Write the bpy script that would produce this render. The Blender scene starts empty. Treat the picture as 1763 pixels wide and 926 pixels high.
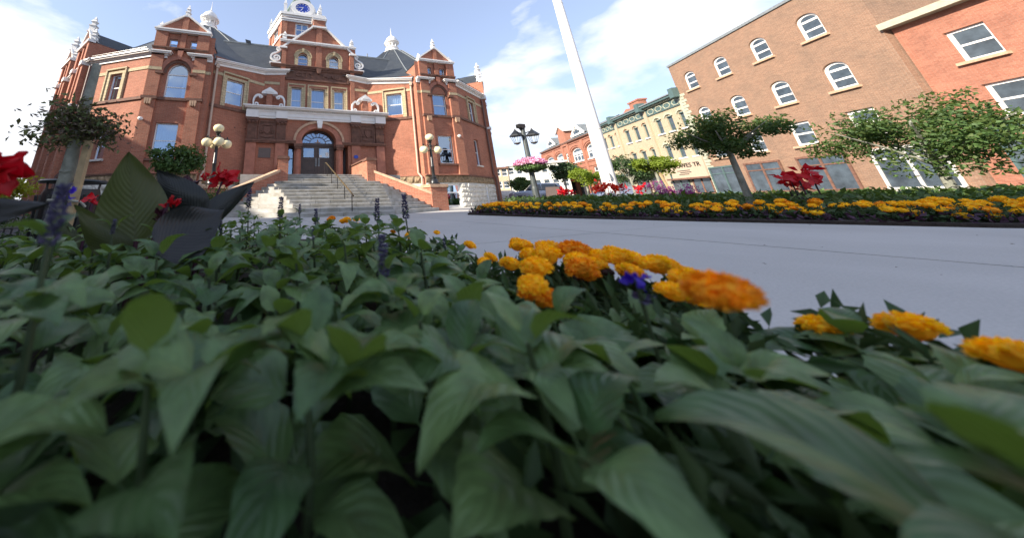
import bpy, bmesh, math, random
import numpy as np
from mathutils import Vector, Matrix, Euler, noise
random.seed(7)
rnd = random.random
def ru(a, b): return a + (b - a) * random.random()
S = bpy.context.scene
COL = S.collection
# ------------------------------------------------------------------ camera
cam_d = bpy.data.cameras.new('camera')
cam = bpy.data.objects.new('camera', cam_d); COL.objects.link(cam); S.camera = cam
th, yaw, roll = 0.29698, 0.25599, -0.01869
CAM = Vector((-2.378, -16.753, 0.466))
f_ = Vector((math.sin(yaw)*math.cos(th), math.cos(yaw)*math.cos(th), math.sin(th)))
r_ = Vector((math.cos(yaw), -math.sin(yaw), 0)); u_ = r_.cross(f_)
r2 = r_*math.cos(roll) + u_*math.sin(roll); u2 = u_*math.cos(roll) - r_*math.sin(roll)
cam.matrix_world = Matrix(((r2.x, u2.x, -f_.x, CAM.x), (r2.y, u2.y, -f_.y, CAM.y), (r2.z, u2.z, -f_.z, CAM.z), (0, 0, 0, 1)))
cam_d.sensor_width = 36; cam_d.sensor_fit = 'HORIZONTAL'
cam_d.lens = 36*472.506/1763
cam_d.shift_x = (881.5-600)/1763
cam_d.shift_y = (201.6-463)/1763
cam_d.clip_start = 0.03; cam_d.clip_end = 2000
cam_d.dof.use_dof = True; cam_d.dof.focus_distance = 5.0; cam_d.dof.aperture_fstop = 1.6
# ------------------------------------------------------------------ world, sun
SUN_EL, SUN_AZ = math.radians(28), math.radians(262.5)   # azimuth clockwise from +Y
W = bpy.data.worlds.new('World'); S.world = W; W.use_nodes = True
nt = W.node_tree; nt.nodes.clear()
def wn(t): return nt.nodes.new(t)
out = wn('ShaderNodeOutputWorld'); bg = wn('ShaderNodeBackground'); sky = wn('ShaderNodeTexSky')
sky.sky_type = 'NISHITA'; sky.sun_disc = False; sky.sun_elevation = SUN_EL; sky.sun_rotation = SUN_AZ
sky.air_density = 1.0; sky.dust_density = 0.6; sky.ozone_density = 1.2
bg.inputs['Strength'].default_value = 0.112
tc = wn('ShaderNodeTexCoord')
mp = wn('ShaderNodeMapping'); mp.inputs['Scale'].default_value = (1.0, 1.0, 2.1); mp.inputs['Location'].default_value = (0.35, 0.1, 0.4)
nz = wn('ShaderNodeTexNoise'); nz.inputs['Scale'].default_value = 3.4; nz.inputs['Detail'].default_value = 9; nz.inputs['Roughness'].default_value = 0.52
nz.inputs['Distortion'].default_value = 0.15
cr = wn('ShaderNodeValToRGB'); cr.color_ramp.elements[0].position = 0.50; cr.color_ramp.elements[1].position = 0.645
# thin general veil near the horizon
sep = wn('ShaderNodeSeparateXYZ'); hz = wn('ShaderNodeMapRange')
hz.inputs['From Min'].default_value = 0.0; hz.inputs['From Max'].default_value = 0.75; hz.inputs['To Min'].default_value = 0.62; hz.inputs['To Max'].default_value = 0.33
# cloud banks: wide soft masks round directions
def bank(direction, lo, hi):
    d = Vector(direction).normalized()
    dp = wn('ShaderNodeVectorMath'); dp.operation = 'DOT_PRODUCT'; dp.inputs[1].default_value = d
    m = wn('ShaderNodeMapRange'); m.interpolation_type = 'SMOOTHSTEP'
    m.inputs['From Min'].default_value = lo; m.inputs['From Max'].default_value = hi
    nt.links.new(tc.outputs['Generated'], dp.inputs[0]); nt.links.new(dp.outputs['Value'], m.inputs['Value'])
    return m.outputs['Result']
def math_(op, a, b):
    m = wn('ShaderNodeMath'); m.operation = op
    for i, v in enumerate((a, b)):
        if isinstance(v, (int, float)): m.inputs[i].default_value = v
        else: nt.links.new(v, m.inputs[i])
    return m.outputs[0]
def pixdir(x, y):
    v = r2*((x-600)/472.5) + u2*((201.6-y)/472.5) + f_
    return v.normalized()
BANKS = [(pixdir(110, 60), .86, .985, .16), (pixdir(60, 200), .93, .99, .10), (pixdir(905, 70), .985, .999, .05), (pixdir(900, 165), .985, .999, .07),
         (pixdir(1120, 40), .985, .999, .08), (pixdir(1120, 95), .985, .999, .06), (pixdir(1050, 80), .985, .999, -.07), (pixdir(520, 40), .80, .97, -.30), (pixdir(760, 30), .97, .998, -.12), (pixdir(1500, 60), .9, .98, .05)]
nt.links.new(tc.outputs['Generated'], mp.inputs['Vector']); nt.links.new(mp.outputs['Vector'], nz.inputs['Vector'])
acc = nz.outputs['Fac']
for d, lo, hi, w in BANKS:
    acc = math_('ADD', acc, math_('MULTIPLY', bank(d, lo, hi), w))
nt.links.new(acc, cr.inputs['Fac'])
nt.links.new(tc.outputs['Generated'], sep.inputs[0]); nt.links.new(sep.outputs['Z'], hz.inputs['Value'])
veil = wn('ShaderNodeMixRGB'); veil.inputs['Color2'].default_value = (3.3, 3.85, 5.5, 1)
nt.links.new(hz.outputs['Result'], veil.inputs['Fac']); nt.links.new(sky.outputs['Color'], veil.inputs['Color1'])
mx = wn('ShaderNodeMixRGB'); mx.inputs['Color2'].default_value = (5.0, 5.15, 5.5, 1)
nt.links.new(cr.outputs['Color'], mx.inputs['Fac']); nt.links.new(veil.outputs['Color'], mx.inputs['Color1'])
nt.links.new(mx.outputs['Color'], bg.inputs['Color']); nt.links.new(bg.outputs[0], out.inputs[0])
sl = bpy.data.lights.new('sun', 'SUN'); sl.energy = 5.0; sl.angle = math.radians(0.53); sl.color = (1.0, 0.90, 0.76)
sun = bpy.data.objects.new('sun', sl); COL.objects.link(sun)
sdir = Vector((math.sin(SUN_AZ)*math.cos(SUN_EL), math.cos(SUN_AZ)*math.cos(SUN_EL), math.sin(SUN_EL)))
sun.rotation_euler = sdir.to_track_quat('Z', 'Y').to_euler(); sun.location = (-20, 0, 30)
S.view_settings.view_transform = 'Standard'; S.view_settings.look = 'None'
S.view_settings.exposure = 1.12; S.view_settings.gamma = 1
S.render.engine = 'CYCLES'; S.cycles.max_bounces = 6; S.cycles.transparent_max_bounces = 12

# ------------------------------------------------------------------ materials
MATS = {}
def mat_base(name):
    m = bpy.data.materials.new(name); m.use_nodes = True
    n = m.node_tree.nodes; b = n['Principled BSDF']; MATS[name] = m
    return m, m.node_tree, b
def N(t, k, **kw):
    n = t.nodes.new(k)
    for a, v in kw.items():
        if a in n.inputs: n.inputs[a].default_value = v
        else: setattr(n, a, v)
    return n
def c4(c): return (c[0], c[1], c[2], 1)
def simple(name, col, rough=.6, var=.25, scale=6, metallic=0, bump=0, spec=.5, col2=None, detail=6, coat=0):
    m, t, b = mat_base(name)
    tc = N(t, 'ShaderNodeTexCoord'); nz = N(t, 'ShaderNodeTexNoise', Scale=scale, Detail=detail, Roughness=.6)
    t.links.new(tc.outputs['Object'], nz.inputs['Vector'])
    mr = N(t, 'ShaderNodeMapRange'); mr.inputs['From Min'].default_value = .3; mr.inputs['From Max'].default_value = .7
    t.links.new(nz.outputs['Fac'], mr.inputs['Value'])
    mx = N(t, 'ShaderNodeMixRGB'); mx.inputs['Color1'].default_value = c4([x*(1-var) for x in col])
    mx.inputs['Color2'].default_value = c4(col2 if col2 else [min(1, x*(1+var*.6)) for x in col])
    t.links.new(mr.outputs[0], mx.inputs['Fac']); t.links.new(mx.outputs[0], b.inputs['Base Color'])
    b.inputs['Roughness'].default_value = rough; b.inputs['Metallic'].default_value = metallic
    b.inputs['Specular IOR Level'].default_value = spec; b.inputs['Coat Weight'].default_value = coat
    if bump:
        bp = N(t, 'ShaderNodeBump', Strength=bump, Distance=.02); t.links.new(nz.outputs['Fac'], bp.inputs['Height']); t.links.new(bp.outputs[0], b.inputs['Normal'])
    return m
def bricky(name, c1, c2, mortar, bw=.23, bh=.062, ms=.008, rough=.85, bump=.4, weather=.35, wcol=(.05, .035, .03), offset=.5):
    m, t, b = mat_base(name)
    uv = N(t, 'ShaderNodeUVMap'); br = N(t, 'ShaderNodeTexBrick', Scale=1.0)
    br.offset = offset; br.inputs['Color1'].default_value = c4(c1); br.inputs['Color2'].default_value = c4(c2); br.inputs['Mortar'].default_value = c4(mortar)
    br.inputs['Mortar Size'].default_value = ms; br.inputs['Brick Width'].default_value = bw; br.inputs['Row Height'].default_value = bh
    br.inputs['Mortar Smooth'].default_value = .3
    t.links.new(uv.outputs[0], br.inputs['Vector'])
    nz = N(t, 'ShaderNodeTexNoise', Scale=.9, Detail=8, Roughness=.65); tc = N(t, 'ShaderNodeTexCoord'); t.links.new(tc.outputs['Object'], nz.inputs['Vector'])
    n2 = N(t, 'ShaderNodeTexNoise', Scale=14, Detail=3); t.links.new(tc.outputs['Object'], n2.inputs['Vector'])
    mr = N(t, 'ShaderNodeMapRange'); mr.inputs['From Min'].default_value = .42; mr.inputs['From Max'].default_value = .75; mr.inputs['To Max'].default_value = weather
    t.links.new(nz.outputs['Fac'], mr.inputs['Value'])
    mx = N(t, 'ShaderNodeMixRGB'); mx.inputs['Color2'].default_value = c4(wcol); t.links.new(br.outputs['Color'], mx.inputs['Color1']); t.links.new(mr.outputs[0], mx.inputs['Fac'])
    hs = N(t, 'ShaderNodeHueSaturation'); m2 = N(t, 'ShaderNodeMapRange'); m2.inputs['To Min'].default_value = .72; m2.inputs['To Max'].default_value = 1.28
    t.links.new(n2.outputs['Fac'], m2.inputs['Value']); t.links.new(m2.outputs[0], hs.inputs['Value']); t.links.new(mx.outputs[0], hs.inputs['Color'])
    t.links.new(hs.outputs[0], b.inputs['Base Color']); b.inputs['Roughness'].default_value = rough; b.inputs['Specular IOR Level'].default_value = .3
    bp = N(t, 'ShaderNodeBump', Strength=bump, Distance=.01); bp.invert = True; t.links.new(br.outputs['Fac'], bp.inputs['Height']); t.links.new(bp.outputs[0], b.inputs['Normal'])
    return m
bricky('brick', (.45, .165, .100), (.35, .118, .072), (.38, .24, .17))
bricky('brick_red_row', (.40, .165, .105), (.32, .12, .075), (.35, .2, .15), weather=.35)
bricky('brick_cream', (.44, .375, .265), (.39, .325, .225), (.35, .3, .22), weather=.15, wcol=(.3, .2, .12))
bricky('brick_brown', (.30, .17, .11), (.22, .12, .08), (.3, .24, .18), weather=.4, wcol=(.12, .1, .08))
bricky('buff', (.56, .46, .29), (.49, .40, .25), (.34, .28, .19), bw=.30, bh=.16, ms=.012, weather=.3, wcol=(.18, .14, .1))
bricky('slate', (.050, .058, .068), (.032, .038, .046), (.02, .022, .024), bw=.28, bh=.17, ms=.012, rough=.55, weather=.3, wcol=(.085, .095, .09), bump=.6)
bricky('slate_light', (.19, .21, .22), (.13, .15, .16), (.05, .055, .06), bw=.4, bh=.22, ms=.012, rough=.6, weather=.3, wcol=(.2, .2, .2))
bricky('slate_green', (.13, .18, .155), (.10, .14, .12), (.05, .06, .055), bw=.3, bh=.2, ms=.01, rough=.5, weather=.3, wcol=(.2, .25, .22))
simple('brownstone', (.17, .085, .060), .85, .45, 5, bump=.3)
simple('brownstone_carved', (.18, .09, .065), .85, .5, 22, bump=.9)
simple('terracotta', (.40, .165, .11), .8, .25, 4, bump=.15)
simple('stone_coping', (.50, .33, .22), .8, .25, 7, bump=.3)
simple('white_paint', (.80, .79, .77), .5, .07, 3)
simple('white_dirty', (.66, .64, .60), .6, .25, 5)
simple('limestone', (.62, .60, .54), .9, .25, 5, bump=.5)
simple('rockface', (.30, .235, .12), .95, .6, 7, bump=.9, col2=(.42, .30, .19))
simple('step_stone', (.42, .39, .32), .85, .35, 3, bump=.3, col2=(.47, .46, .44))
simple('black_iron', (.012, .013, .014), .35, .3, 9, spec=.6)
simple('black_plastic', (.01, .011, .013), .45, .2, 9)
simple('green_grey_pole', (.055, .068, .07), .5, .3, 9)
simple('globe', (.85, .74, .46), .25, .04, 3, spec=.5)
simple('bronze_rail', (.22, .165, .09), .35, .3, 12, metallic=.6)
simple('plaque', (.11, .08, .07), .5, .2, 12)
simple('dark_wood', (.055, .03, .022), .4, .35, 8)
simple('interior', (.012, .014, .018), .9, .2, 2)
simple('curtain', (.62, .66, .70), .9, .12, 30)
simple('clock_blue', (.02, .06, .42), .4, .1, 8)
simple('lead', (.20, .22, .23), .5, .3, 8)
simple('pipe_cream', (.52, .40, .31), .6, .15, 8)
simple('pipe_brown', (.14, .08, .07), .6, .2, 8)
simple('soil', (.030, .021, .016), .95, .5, 20, bump=1)
simple('car_silver', (.30, .33, .40), .25, .05, 3, metallic=.6, coat=.5)
simple('car_red', (.35, .03, .03), .3, .05, 3, coat=.5)
simple('tyre', (.015, .015, .016), .8, .2, 10)
simple('car_glass', (.015, .03, .045), .04, .1, 3, spec=.9)
simple('brown_box', (.085, .06, .055), .7, .12, 5)  # darkened all over so its sunlit face reads as shaded
simple('red_cloth', (.50, .05, .05), .8, .2, 8)
simple('cream_board', (.46, .36, .27), .7, .06, 5)
simple('black_letters', (.02, .015, .015), .6, .1, 5)
simple('dark_shop', (.035, .035, .045), .35, .6, 2)
simple('teal_trim', (.075, .125, .125), .6, .2, 6)
simple('pale_trim', (.42, .42, .32), .6, .15, 6)
simple('white_render', (.66, .68, .62), .8, .1, 3)
simple('wood_stake', (.40, .29, .16), .75, .3, 14, bump=.3)
simple('rope', (.35, .33, .28), .9, .2, 20)
simple('dark_far_glass', (.06, .08, .10), .12, .6, 1.5, spec=.7)
simple('pine_bark', (.10, .075, .055), .9, .4, 12, bump=.5)
def glass():
    m, t, b = mat_base('pane_glass')
    o = t.nodes['Material Output']; gl = N(t, 'ShaderNodeBsdfGlossy', Roughness=.02); gl.inputs['Color'].default_value = (.60, .76, 1, 1)  # gloss tinted blue to imitate a bluer sky reflected in the panes
    tr = N(t, 'ShaderNodeBsdfTransparent'); tr.inputs['Color'].default_value = (.62, .72, .80, 1)
    fr = N(t, 'ShaderNodeFresnel', IOR=1.9); mr = N(t, 'ShaderNodeMapRange'); mr.inputs['To Min'].default_value = .30; mr.inputs['To Max'].default_value = 1
    ms = N(t, 'ShaderNodeMixShader'); t.links.new(fr.outputs[0], mr.inputs['Value']); t.links.new(mr.outputs[0], ms.inputs['Fac'])
    nz = N(t, 'ShaderNodeTexNoise', Scale=1.3, Detail=1); tc = N(t, 'ShaderNodeTexCoord'); t.links.new(tc.outputs['Object'], nz.inputs['Vector'])
    bp = N(t, 'ShaderNodeBump', Strength=.25, Distance=.03); t.links.new(nz.outputs['Fac'], bp.inputs['Height']); t.links.new(bp.outputs[0], gl.inputs['Normal'])
    t.links.new(tr.outputs[0], ms.inputs[1]); t.links.new(gl.outputs[0], ms.inputs[2]); t.links.new(ms.outputs[0], o.inputs['Surface'])
glass()
def paving():
    m, t, b = mat_base('paving')
    tc = N(t, 'ShaderNodeTexCoord')
    n1 = N(t, 'ShaderNodeTexNoise', Scale=.7, Detail=6); n2 = N(t, 'ShaderNodeTexNoise', Scale=90, Detail=3); n3 = N(t, 'ShaderNodeTexVoronoi', Scale=7)
    for n in (n1, n2, n3): t.links.new(tc.outputs['Object'], n.inputs['Vector'])
    a = N(t, 'ShaderNodeMixRGB'); a.inputs['Color1'].default_value = (.34, .33, .315, 1); a.inputs['Color2'].default_value = (.52, .51, .49, 1); t.links.new(n1.outputs['Fac'], a.inputs['Fac'])
    mr = N(t, 'ShaderNodeMapRange'); mr.inputs['To Min'].default_value = .78; mr.inputs['To Max'].default_value = 1.18; t.links.new(n2.outputs['Fac'], mr.inputs['Value'])
    st = N(t, 'ShaderNodeMapRange'); st.inputs['From Min'].default_value = .02; st.inputs['From Max'].default_value = .05; st.inputs['To Min'].default_value = .55; t.links.new(n3.outputs['Distance'], st.inputs['Value'])
    mu = N(t, 'ShaderNodeMath', operation='MULTIPLY'); t.links.new(mr.outputs[0], mu.inputs[0]); t.links.new(st.outputs[0], mu.inputs[1])
    hs = N(t, 'ShaderNodeHueSaturation'); t.links.new(a.outputs[0], hs.inputs['Color']); t.links.new(mu.outputs[0], hs.inputs['Value'])
    t.links.new(hs.outputs[0], b.inputs['Base Color']); b.inputs['Roughness'].default_value = .85
    bp = N(t, 'ShaderNodeBump', Strength=.3, Distance=.004); t.links.new(n2.outputs['Fac'], bp.inputs['Height']); t.links.new(bp.outputs[0], b.inputs['Normal'])
paving()
simple('asphalt', (.055, .055, .058), .9, .25, 12, bump=.3)
simple('road_paint', (.6, .6, .58), .8, .2, 12)
def leafmat(name, c1, c2, back, trans=.25, rough=.45, veins=0, vein_col=None, spec=.4):
    m, t, b = mat_base(name); o = t.nodes['Material Output']
    g = N(t, 'ShaderNodeNewGeometry'); oi = N(t, 'ShaderNodeObjectInfo'); ad = N(t, 'ShaderNodeMath', operation='ADD'); fr = N(t, 'ShaderNodeMath', operation='FRACT')
    t.links.new(g.outputs['Random Per Island'], ad.inputs[0]); t.links.new(oi.outputs['Random'], ad.inputs[1]); t.links.new(ad.outputs[0], fr.inputs[0])
    mx = N(t, 'ShaderNodeMixRGB'); mx.inputs['Color1'].default_value = c4(c1); mx.inputs['Color2'].default_value = c4(c2); t.links.new(fr.outputs[0], mx.inputs['Fac'])
    last = mx.outputs[0]
    if veins:
        uv = N(t, 'ShaderNodeUVMap'); sp = N(t, 'ShaderNodeSeparateXYZ'); t.links.new(uv.outputs[0], sp.inputs[0])
        ab = N(t, 'ShaderNodeMath', operation='ABSOLUTE'); t.links.new(sp.outputs['X'], ab.inputs[0])
        # slanted side veins: v - .45|u|
        m1 = N(t, 'ShaderNodeMath', operation='MULTIPLY'); m1.inputs[1].default_value = .38; t.links.new(ab.outputs[0], m1.inputs[0])
        sb = N(t, 'ShaderNodeMath', operation='SUBTRACT'); t.links.new(sp.outputs['Y'], sb.inputs[0]); t.links.new(m1.outputs[0], sb.inputs[1])
        fq = N(t, 'ShaderNodeMath', operation='MULTIPLY'); fq.inputs[1].default_value = veins*6.283; t.links.new(sb.outputs[0], fq.inputs[0])
        sn = N(t, 'ShaderNodeMath', operation='COSINE'); t.links.new(fq.outputs[0], sn.inputs[0])
        pw = N(t, 'ShaderNodeMapRange'); pw.inputs['From Min'].default_value = .8; pw.inputs['From Max'].default_value = 1.0; t.links.new(sn.outputs[0], pw.inputs['Value'])
        md = N(t, 'ShaderNodeMapRange'); md.inputs['From Min'].default_value = .07; md.inputs['From Max'].default_value = .02; t.links.new(ab.outputs[0], md.inputs['Value'])
        mxx = N(t, 'ShaderNodeMath', operation='MAXIMUM'); t.links.new(pw.outputs[0], mxx.inputs[0]); t.links.new(md.outputs[0], mxx.inputs[1])
        sc = N(t, 'ShaderNodeMath', operation='MULTIPLY'); sc.inputs[1].default_value = .25 if 'canna' in name else .16; t.links.new(mxx.outputs[0], sc.inputs[0])
        m3 = N(t, 'ShaderNodeMixRGB'); m3.inputs['Color2'].default_value = c4(vein_col or c1); t.links.new(last, m3.inputs['Color1']); t.links.new(sc.outputs[0], m3.inputs['Fac']); last = m3.outputs[0]
        bp = N(t, 'ShaderNodeBump', Strength=(.18 if 'canna' in name else .20), Distance=.003); bp.invert = True; t.links.new(sn.outputs[0], bp.inputs['Height']); t.links.new(bp.outputs[0], b.inputs['Normal'])
    tcn = N(t, 'ShaderNodeTexCoord'); nzn = N(t, 'ShaderNodeTexNoise', Scale=(3.2 if veins else 2.0), Detail=4); va = N(t, 'ShaderNodeVectorMath', operation='ADD')
    t.links.new(tcn.outputs['Object'], va.inputs[0]); t.links.new(oi.outputs['Location'], va.inputs[1]); t.links.new(va.outputs[0], nzn.inputs['Vector'])
    mrn = N(t, 'ShaderNodeMapRange'); mrn.inputs['From Min'].default_value = .3; mrn.inputs['From Max'].default_value = .7; mrn.inputs['To Min'].default_value = .62; mrn.inputs['To Max'].default_value = 1.3
    hv = N(t, 'ShaderNodeHueSaturation'); t.links.new(nzn.outputs['Fac'], mrn.inputs['Value']); t.links.new(mrn.outputs[0], hv.inputs['Value']); t.links.new(last, hv.inputs['Color']); last = hv.outputs[0]
    bk = N(t, 'ShaderNodeMixRGB'); bk.inputs['Color2'].default_value = c4(back); t.links.new(g.outputs['Backfacing'], bk.inputs['Fac']); t.links.new(last, bk.inputs['Color1'])
    t.links.new(bk.outputs[0], b.inputs['Base Color']); b.inputs['Roughness'].default_value = rough; b.inputs['Specular IOR Level'].default_value = spec
    tl = N(t, 'ShaderNodeBsdfTranslucent'); ms = N(t, 'ShaderNodeMixShader', Fac=trans)
    hs = N(t, 'ShaderNodeHueSaturation', Saturation=1.2, Value=1.6); t.links.new(bk.outputs[0], hs.inputs['Color']); t.links.new(hs.outputs[0], tl.inputs['Color'])
    t.links.new(b.outputs[0], ms.inputs[1]); t.links.new(tl.outputs[0], ms.inputs[2]); t.links.new(ms.outputs[0], o.inputs['Surface'])
leafmat('salvia_leaf', (.065, .130, .050), (.160, .245, .090), (.115, .17, .045), .30, .38, 7, (.05, .10, .045))
leafmat('salvia_stem', (.05, .075, .03), (.04, .06, .03), (.05, .07, .03), .1)
leafmat('purple_flower', (.13, .12, .20), (.06, .05, .10), (.10, .09, .17), .15, .8)
leafmat('blue_petal', (.045, .02, .36), (.06, .03, .42), (.06, .03, .4), .25, .6)
leafmat('canna_green', (.055, .068, .026), (.07, .085, .03), (.10, .075, .04), .35, .45, 15, (.05, .05, .03))
leafmat('canna_dark', (.013, .016, .015), (.018, .020, .019), (.022, .022, .022), .10, .38, 15, (.018, .016, .018))
leafmat('canna_red', (.60, .010, .018), (.42, .008, .015), (.5, .01, .02), .3, .5)
leafmat('canna_bud', (.06, .012, .03), (.04, .01, .025), (.05, .01, .02), .1, .6)
leafmat('marigold', (.95, .56, .012), (.97, .68, .03), (.90, .46, .01), .30, .7)
leafmat('marigold_orange', (.90, .34, .008), (.92, .42, .010), (.75, .25, .005), .2, .7)
leafmat('wilted', (.07, .035, .03), (.05, .025, .02), (.05, .03, .02), .1, .8)
leafmat('foliage_dark', (.035, .075, .025), (.060, .11, .035), (.05, .08, .03), .2, .6)
leafmat('foliage_mid', (.050, .10, .028), (.080, .145, .038), (.08, .12, .03), .3, .6)
leafmat('foliage_lime', (.16, .23, .025), (.24, .32, .045), (.2, .26, .03), .4, .6)
leafmat('foliage_yellow', (.24, .30, .04), (.30, .34, .05), (.3, .3, .05), .4, .6)
leafmat('foliage_dry', (.08, .13, .04), (.17, .17, .07), (.09, .09, .04), .3, .7)
leafmat('ageratum', (.07, .12, .04), (.15, .20, .09), (.1, .14, .06), .3, .7)
leafmat('coleus', (.035, .012, .035), (.06, .02, .05), (.05, .02, .04), .1, .6)
leafmat('petunia', (.66, .34, .48), (.80, .58, .68), (.6, .2, .4), .3, .6)
leafmat('magenta', (.30, .06, .22), (.24, .05, .19), (.4, .05, .3), .3, .6)
leafmat('twig', (.10, .075, .055), (.15, .12, .09), (.1, .08, .06), 0, .9)
simple('bark_grey', (.20, .21, .17), .85, .35, 9, bump=.6, col2=(.30, .30, .25))

# ------------------------------------------------------------------ mesh helpers
WL = {}
def obj_from(name, me, mat=None, parent=None, loc=None):
    o = bpy.data.objects.new(name, me); COL.objects.link(o)
    if mat and me and not me.materials: me.materials.append(MATS[mat])
    if parent:
        o.parent = parent
        if loc is None: o.location = -WL.get(parent, Vector()); WL[o] = Vector()
        else: o.location = loc
    elif loc is not None: o.location = loc; WL[o] = Vector(loc)
    return o
def autouv(me):
    me.calc_loop_triangles() if False else None
    n = len(me.loops)
    if not n: return
    co = np.empty(len(me.vertices)*3, 'f'); me.vertices.foreach_get('co', co); co = co.reshape(-1, 3)
    vi = np.empty(n, 'i'); me.loops.foreach_get('vertex_index', vi)
    pn = np.empty(len(me.polygons)*3, 'f'); me.polygons.foreach_get('normal', pn); pn = pn.reshape(-1, 3)
    lt = np.empty(len(me.polygons), 'i'); me.polygons.foreach_get('loop_total', lt)
    nn = np.repeat(pn, lt, axis=0); p = co[vi]
    h = np.hypot(nn[:, 0], nn[:, 1]); flat = h < .25; hh = np.maximum(h, 1e-6)
    tx, ty = -nn[:, 1]/hh, nn[:, 0]/hh
    u = p[:, 0]*tx + p[:, 1]*ty; v = p[:, 2]/np.maximum(h, .3)
    u[flat] = p[flat, 0]; v[flat] = p[flat, 1]
    uv = me.uv_layers.new(name='UVMap'); uv.data.foreach_set('uv', np.stack([u, v], 1).ravel())
class MB:
    def __init__(s): s.v = []; s.f = []; s.uv = None
    def add(s, vs, fs):
        o = len(s.v); s.v += [tuple(v) for v in vs]; s.f += [tuple(i+o for i in f) for f in fs]
    def poly(s, pts): s.add(pts, [tuple(range(len(pts)))])
    def hexa(s, p):  # 8 points: bottom 4 ccw, top 4
        s.add(p, [(0, 3, 2, 1), (4, 5, 6, 7), (0, 1, 5, 4), (1, 2, 6, 5), (2, 3, 7, 6), (3, 0, 4, 7)])
    def box(s, x0, x1, y0, y1, z0, z1):
        s.hexa([(x0, y0, z0), (x1, y0, z0), (x1, y1, z0), (x0, y1, z0), (x0, y0, z1), (x1, y0, z1), (x1, y1, z1), (x0, y1, z1)])
    def fbox(s, fr, u0, u1, d0, d1, z0, z1):
        P = fr.P
        s.hexa([P(u0, d1, z0), P(u1, d1, z0), P(u1, d0, z0), P(u0, d0, z0), P(u0, d1, z1), P(u1, d1, z1), P(u1, d0, z1), P(u0, d0, z1)])
    def fprism(s, fr, uz, d0, d1):
        n = len(uz); a = [fr.P(u, d1, z) for u, z in uz]; b = [fr.P(u, d0, z) for u, z in uz]
        s.add(a+b, [tuple(range(n)), tuple(range(2*n-1, n-1, -1))] + [(i, i+n, (i+1) % n + n, (i+1) % n) for i in range(n)])
    def prism(s, xy, z0, z1):
        n = len(xy); a = [(x, y, z0) for x, y in xy]; b = [(x, y, z1) for x, y in xy]
        s.add(a+b, [tuple(range(n-1, -1, -1)), tuple(range(n, 2*n))] + [(i, (i+1) % n, (i+1) % n+n, i+n) for i in range(n)])
    def lathe(s, prof, c=(0, 0, 0), seg=16, M=None, cap=True):
        vs = []; fs = []
        for r, z in prof:
            for k in range(seg):
                a = 2*math.pi*k/seg; p = Vector((r*math.cos(a), r*math.sin(a), z))
                if M: p = M @ p
                vs.append((p.x+c[0], p.y+c[1], p.z+c[2]))
        m = len(prof)
        for i in range(m-1):
            for k in range(seg):
                k2 = (k+1) % seg; fs.append((i*seg+k, i*seg+k2, (i+1)*seg+k2, (i+1)*seg+k))
        if cap: fs.append(tuple(range(seg-1, -1, -1))); fs.append(tuple((m-1)*seg+k for k in range(seg)))
        s.add(vs, fs)
    def tube(s, pts, r, seg=8):
        pts = [Vector(p) for p in pts]; n = len(pts); rs = r if isinstance(r, (list, tuple)) else [r]*n
        vs = []; prev = None
        for i, p in enumerate(pts):
            t = (pts[min(i+1, n-1)] - pts[max(i-1, 0)]).normalized()
            ref = Vector((0, 0, 1)) if abs(t.z) < .9 else Vector((1, 0, 0))
            a = t.cross(ref).normalized() if prev is None else (prev - t*prev.dot(t)).normalized(); b = t.cross(a); prev = a
            for k in range(seg):
                an = 2*math.pi*k/seg; vs.append(p + (a*math.cos(an)+b*math.sin(an))*rs[i])
        fs = [(i*seg+k, i*seg+(k+1) % seg, (i+1)*seg+(k+1) % seg, (i+1)*seg+k) for i in range(n-1) for k in range(seg)]
        fs += [tuple(range(seg-1, -1, -1)), tuple((n-1)*seg+k for k in range(seg))]
        s.add(vs, fs)
    def ribbon(s, fr, pts, ws, d0, d1):   # thick band along a path in the (u,z) plane
        n = len(pts); L = []; R = []
        for i in range(n):
            a = pts[max(i-1, 0)]; b = pts[min(i+1, n-1)]; dx, dz = b[0]-a[0], b[1]-a[1]; l = math.hypot(dx, dz) or 1
            w = ws[i] if isinstance(ws, (list, tuple)) else ws
            L.append((pts[i][0]-dz/l*w/2, pts[i][1]+dx/l*w/2)); R.append((pts[i][0]+dz/l*w/2, pts[i][1]-dx/l*w/2))
        for i in range(n-1): s.fprism(fr, [L[i], L[i+1], R[i+1], R[i]], d0, d1)
    def build(s, name, mat, parent=None, loc=None, smooth=False, uv=True, **props):
        me = bpy.data.meshes.new(name); 
        if loc is not None and parent is None:
            L = Vector(loc); s.v = [(v[0]-L.x, v[1]-L.y, v[2]-L.z) for v in s.v]
        me.from_pydata(s.v, [], s.f); me.update()
        bm = bmesh.new(); bm.from_mesh(me); bmesh.ops.recalc_face_normals(bm, faces=bm.faces); bm.to_mesh(me); bm.free()
        if uv: autouv(me)
        if smooth:
            me.polygons.foreach_set('use_smooth', [True]*len(me.polygons))
            if smooth != 'all':
                me.set_sharp_from_angle(angle=math.radians(40))
        o = obj_from(name, me, mat, parent, None if parent else loc)
        for k, v in props.items(): o[k] = v
        return o
class Fr:  # local frame of a wall: u along, d outward, z up; m=-1 mirrors to the other wing
    def __init__(s, a, b, m=1):
        s.a = a; s.m = m; l = math.hypot(b[0]-a[0], b[1]-a[1]); s.L = l; s.e = ((b[0]-a[0])/l, (b[1]-a[1])/l); s.n = (s.e[1], -s.e[0])
    def P(s, u, d, z): return (s.m*(s.a[0]+s.e[0]*u+s.n[0]*d), s.a[1]+s.e[1]*u+s.n[1]*d, z)
def tag(o, label=None, cat=None, group=None, kind=None):
    if label: o['label'] = label
    if cat: o['category'] = cat
    if group: o['group'] = group
    if kind: o['kind'] = kind
    return o
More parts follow.
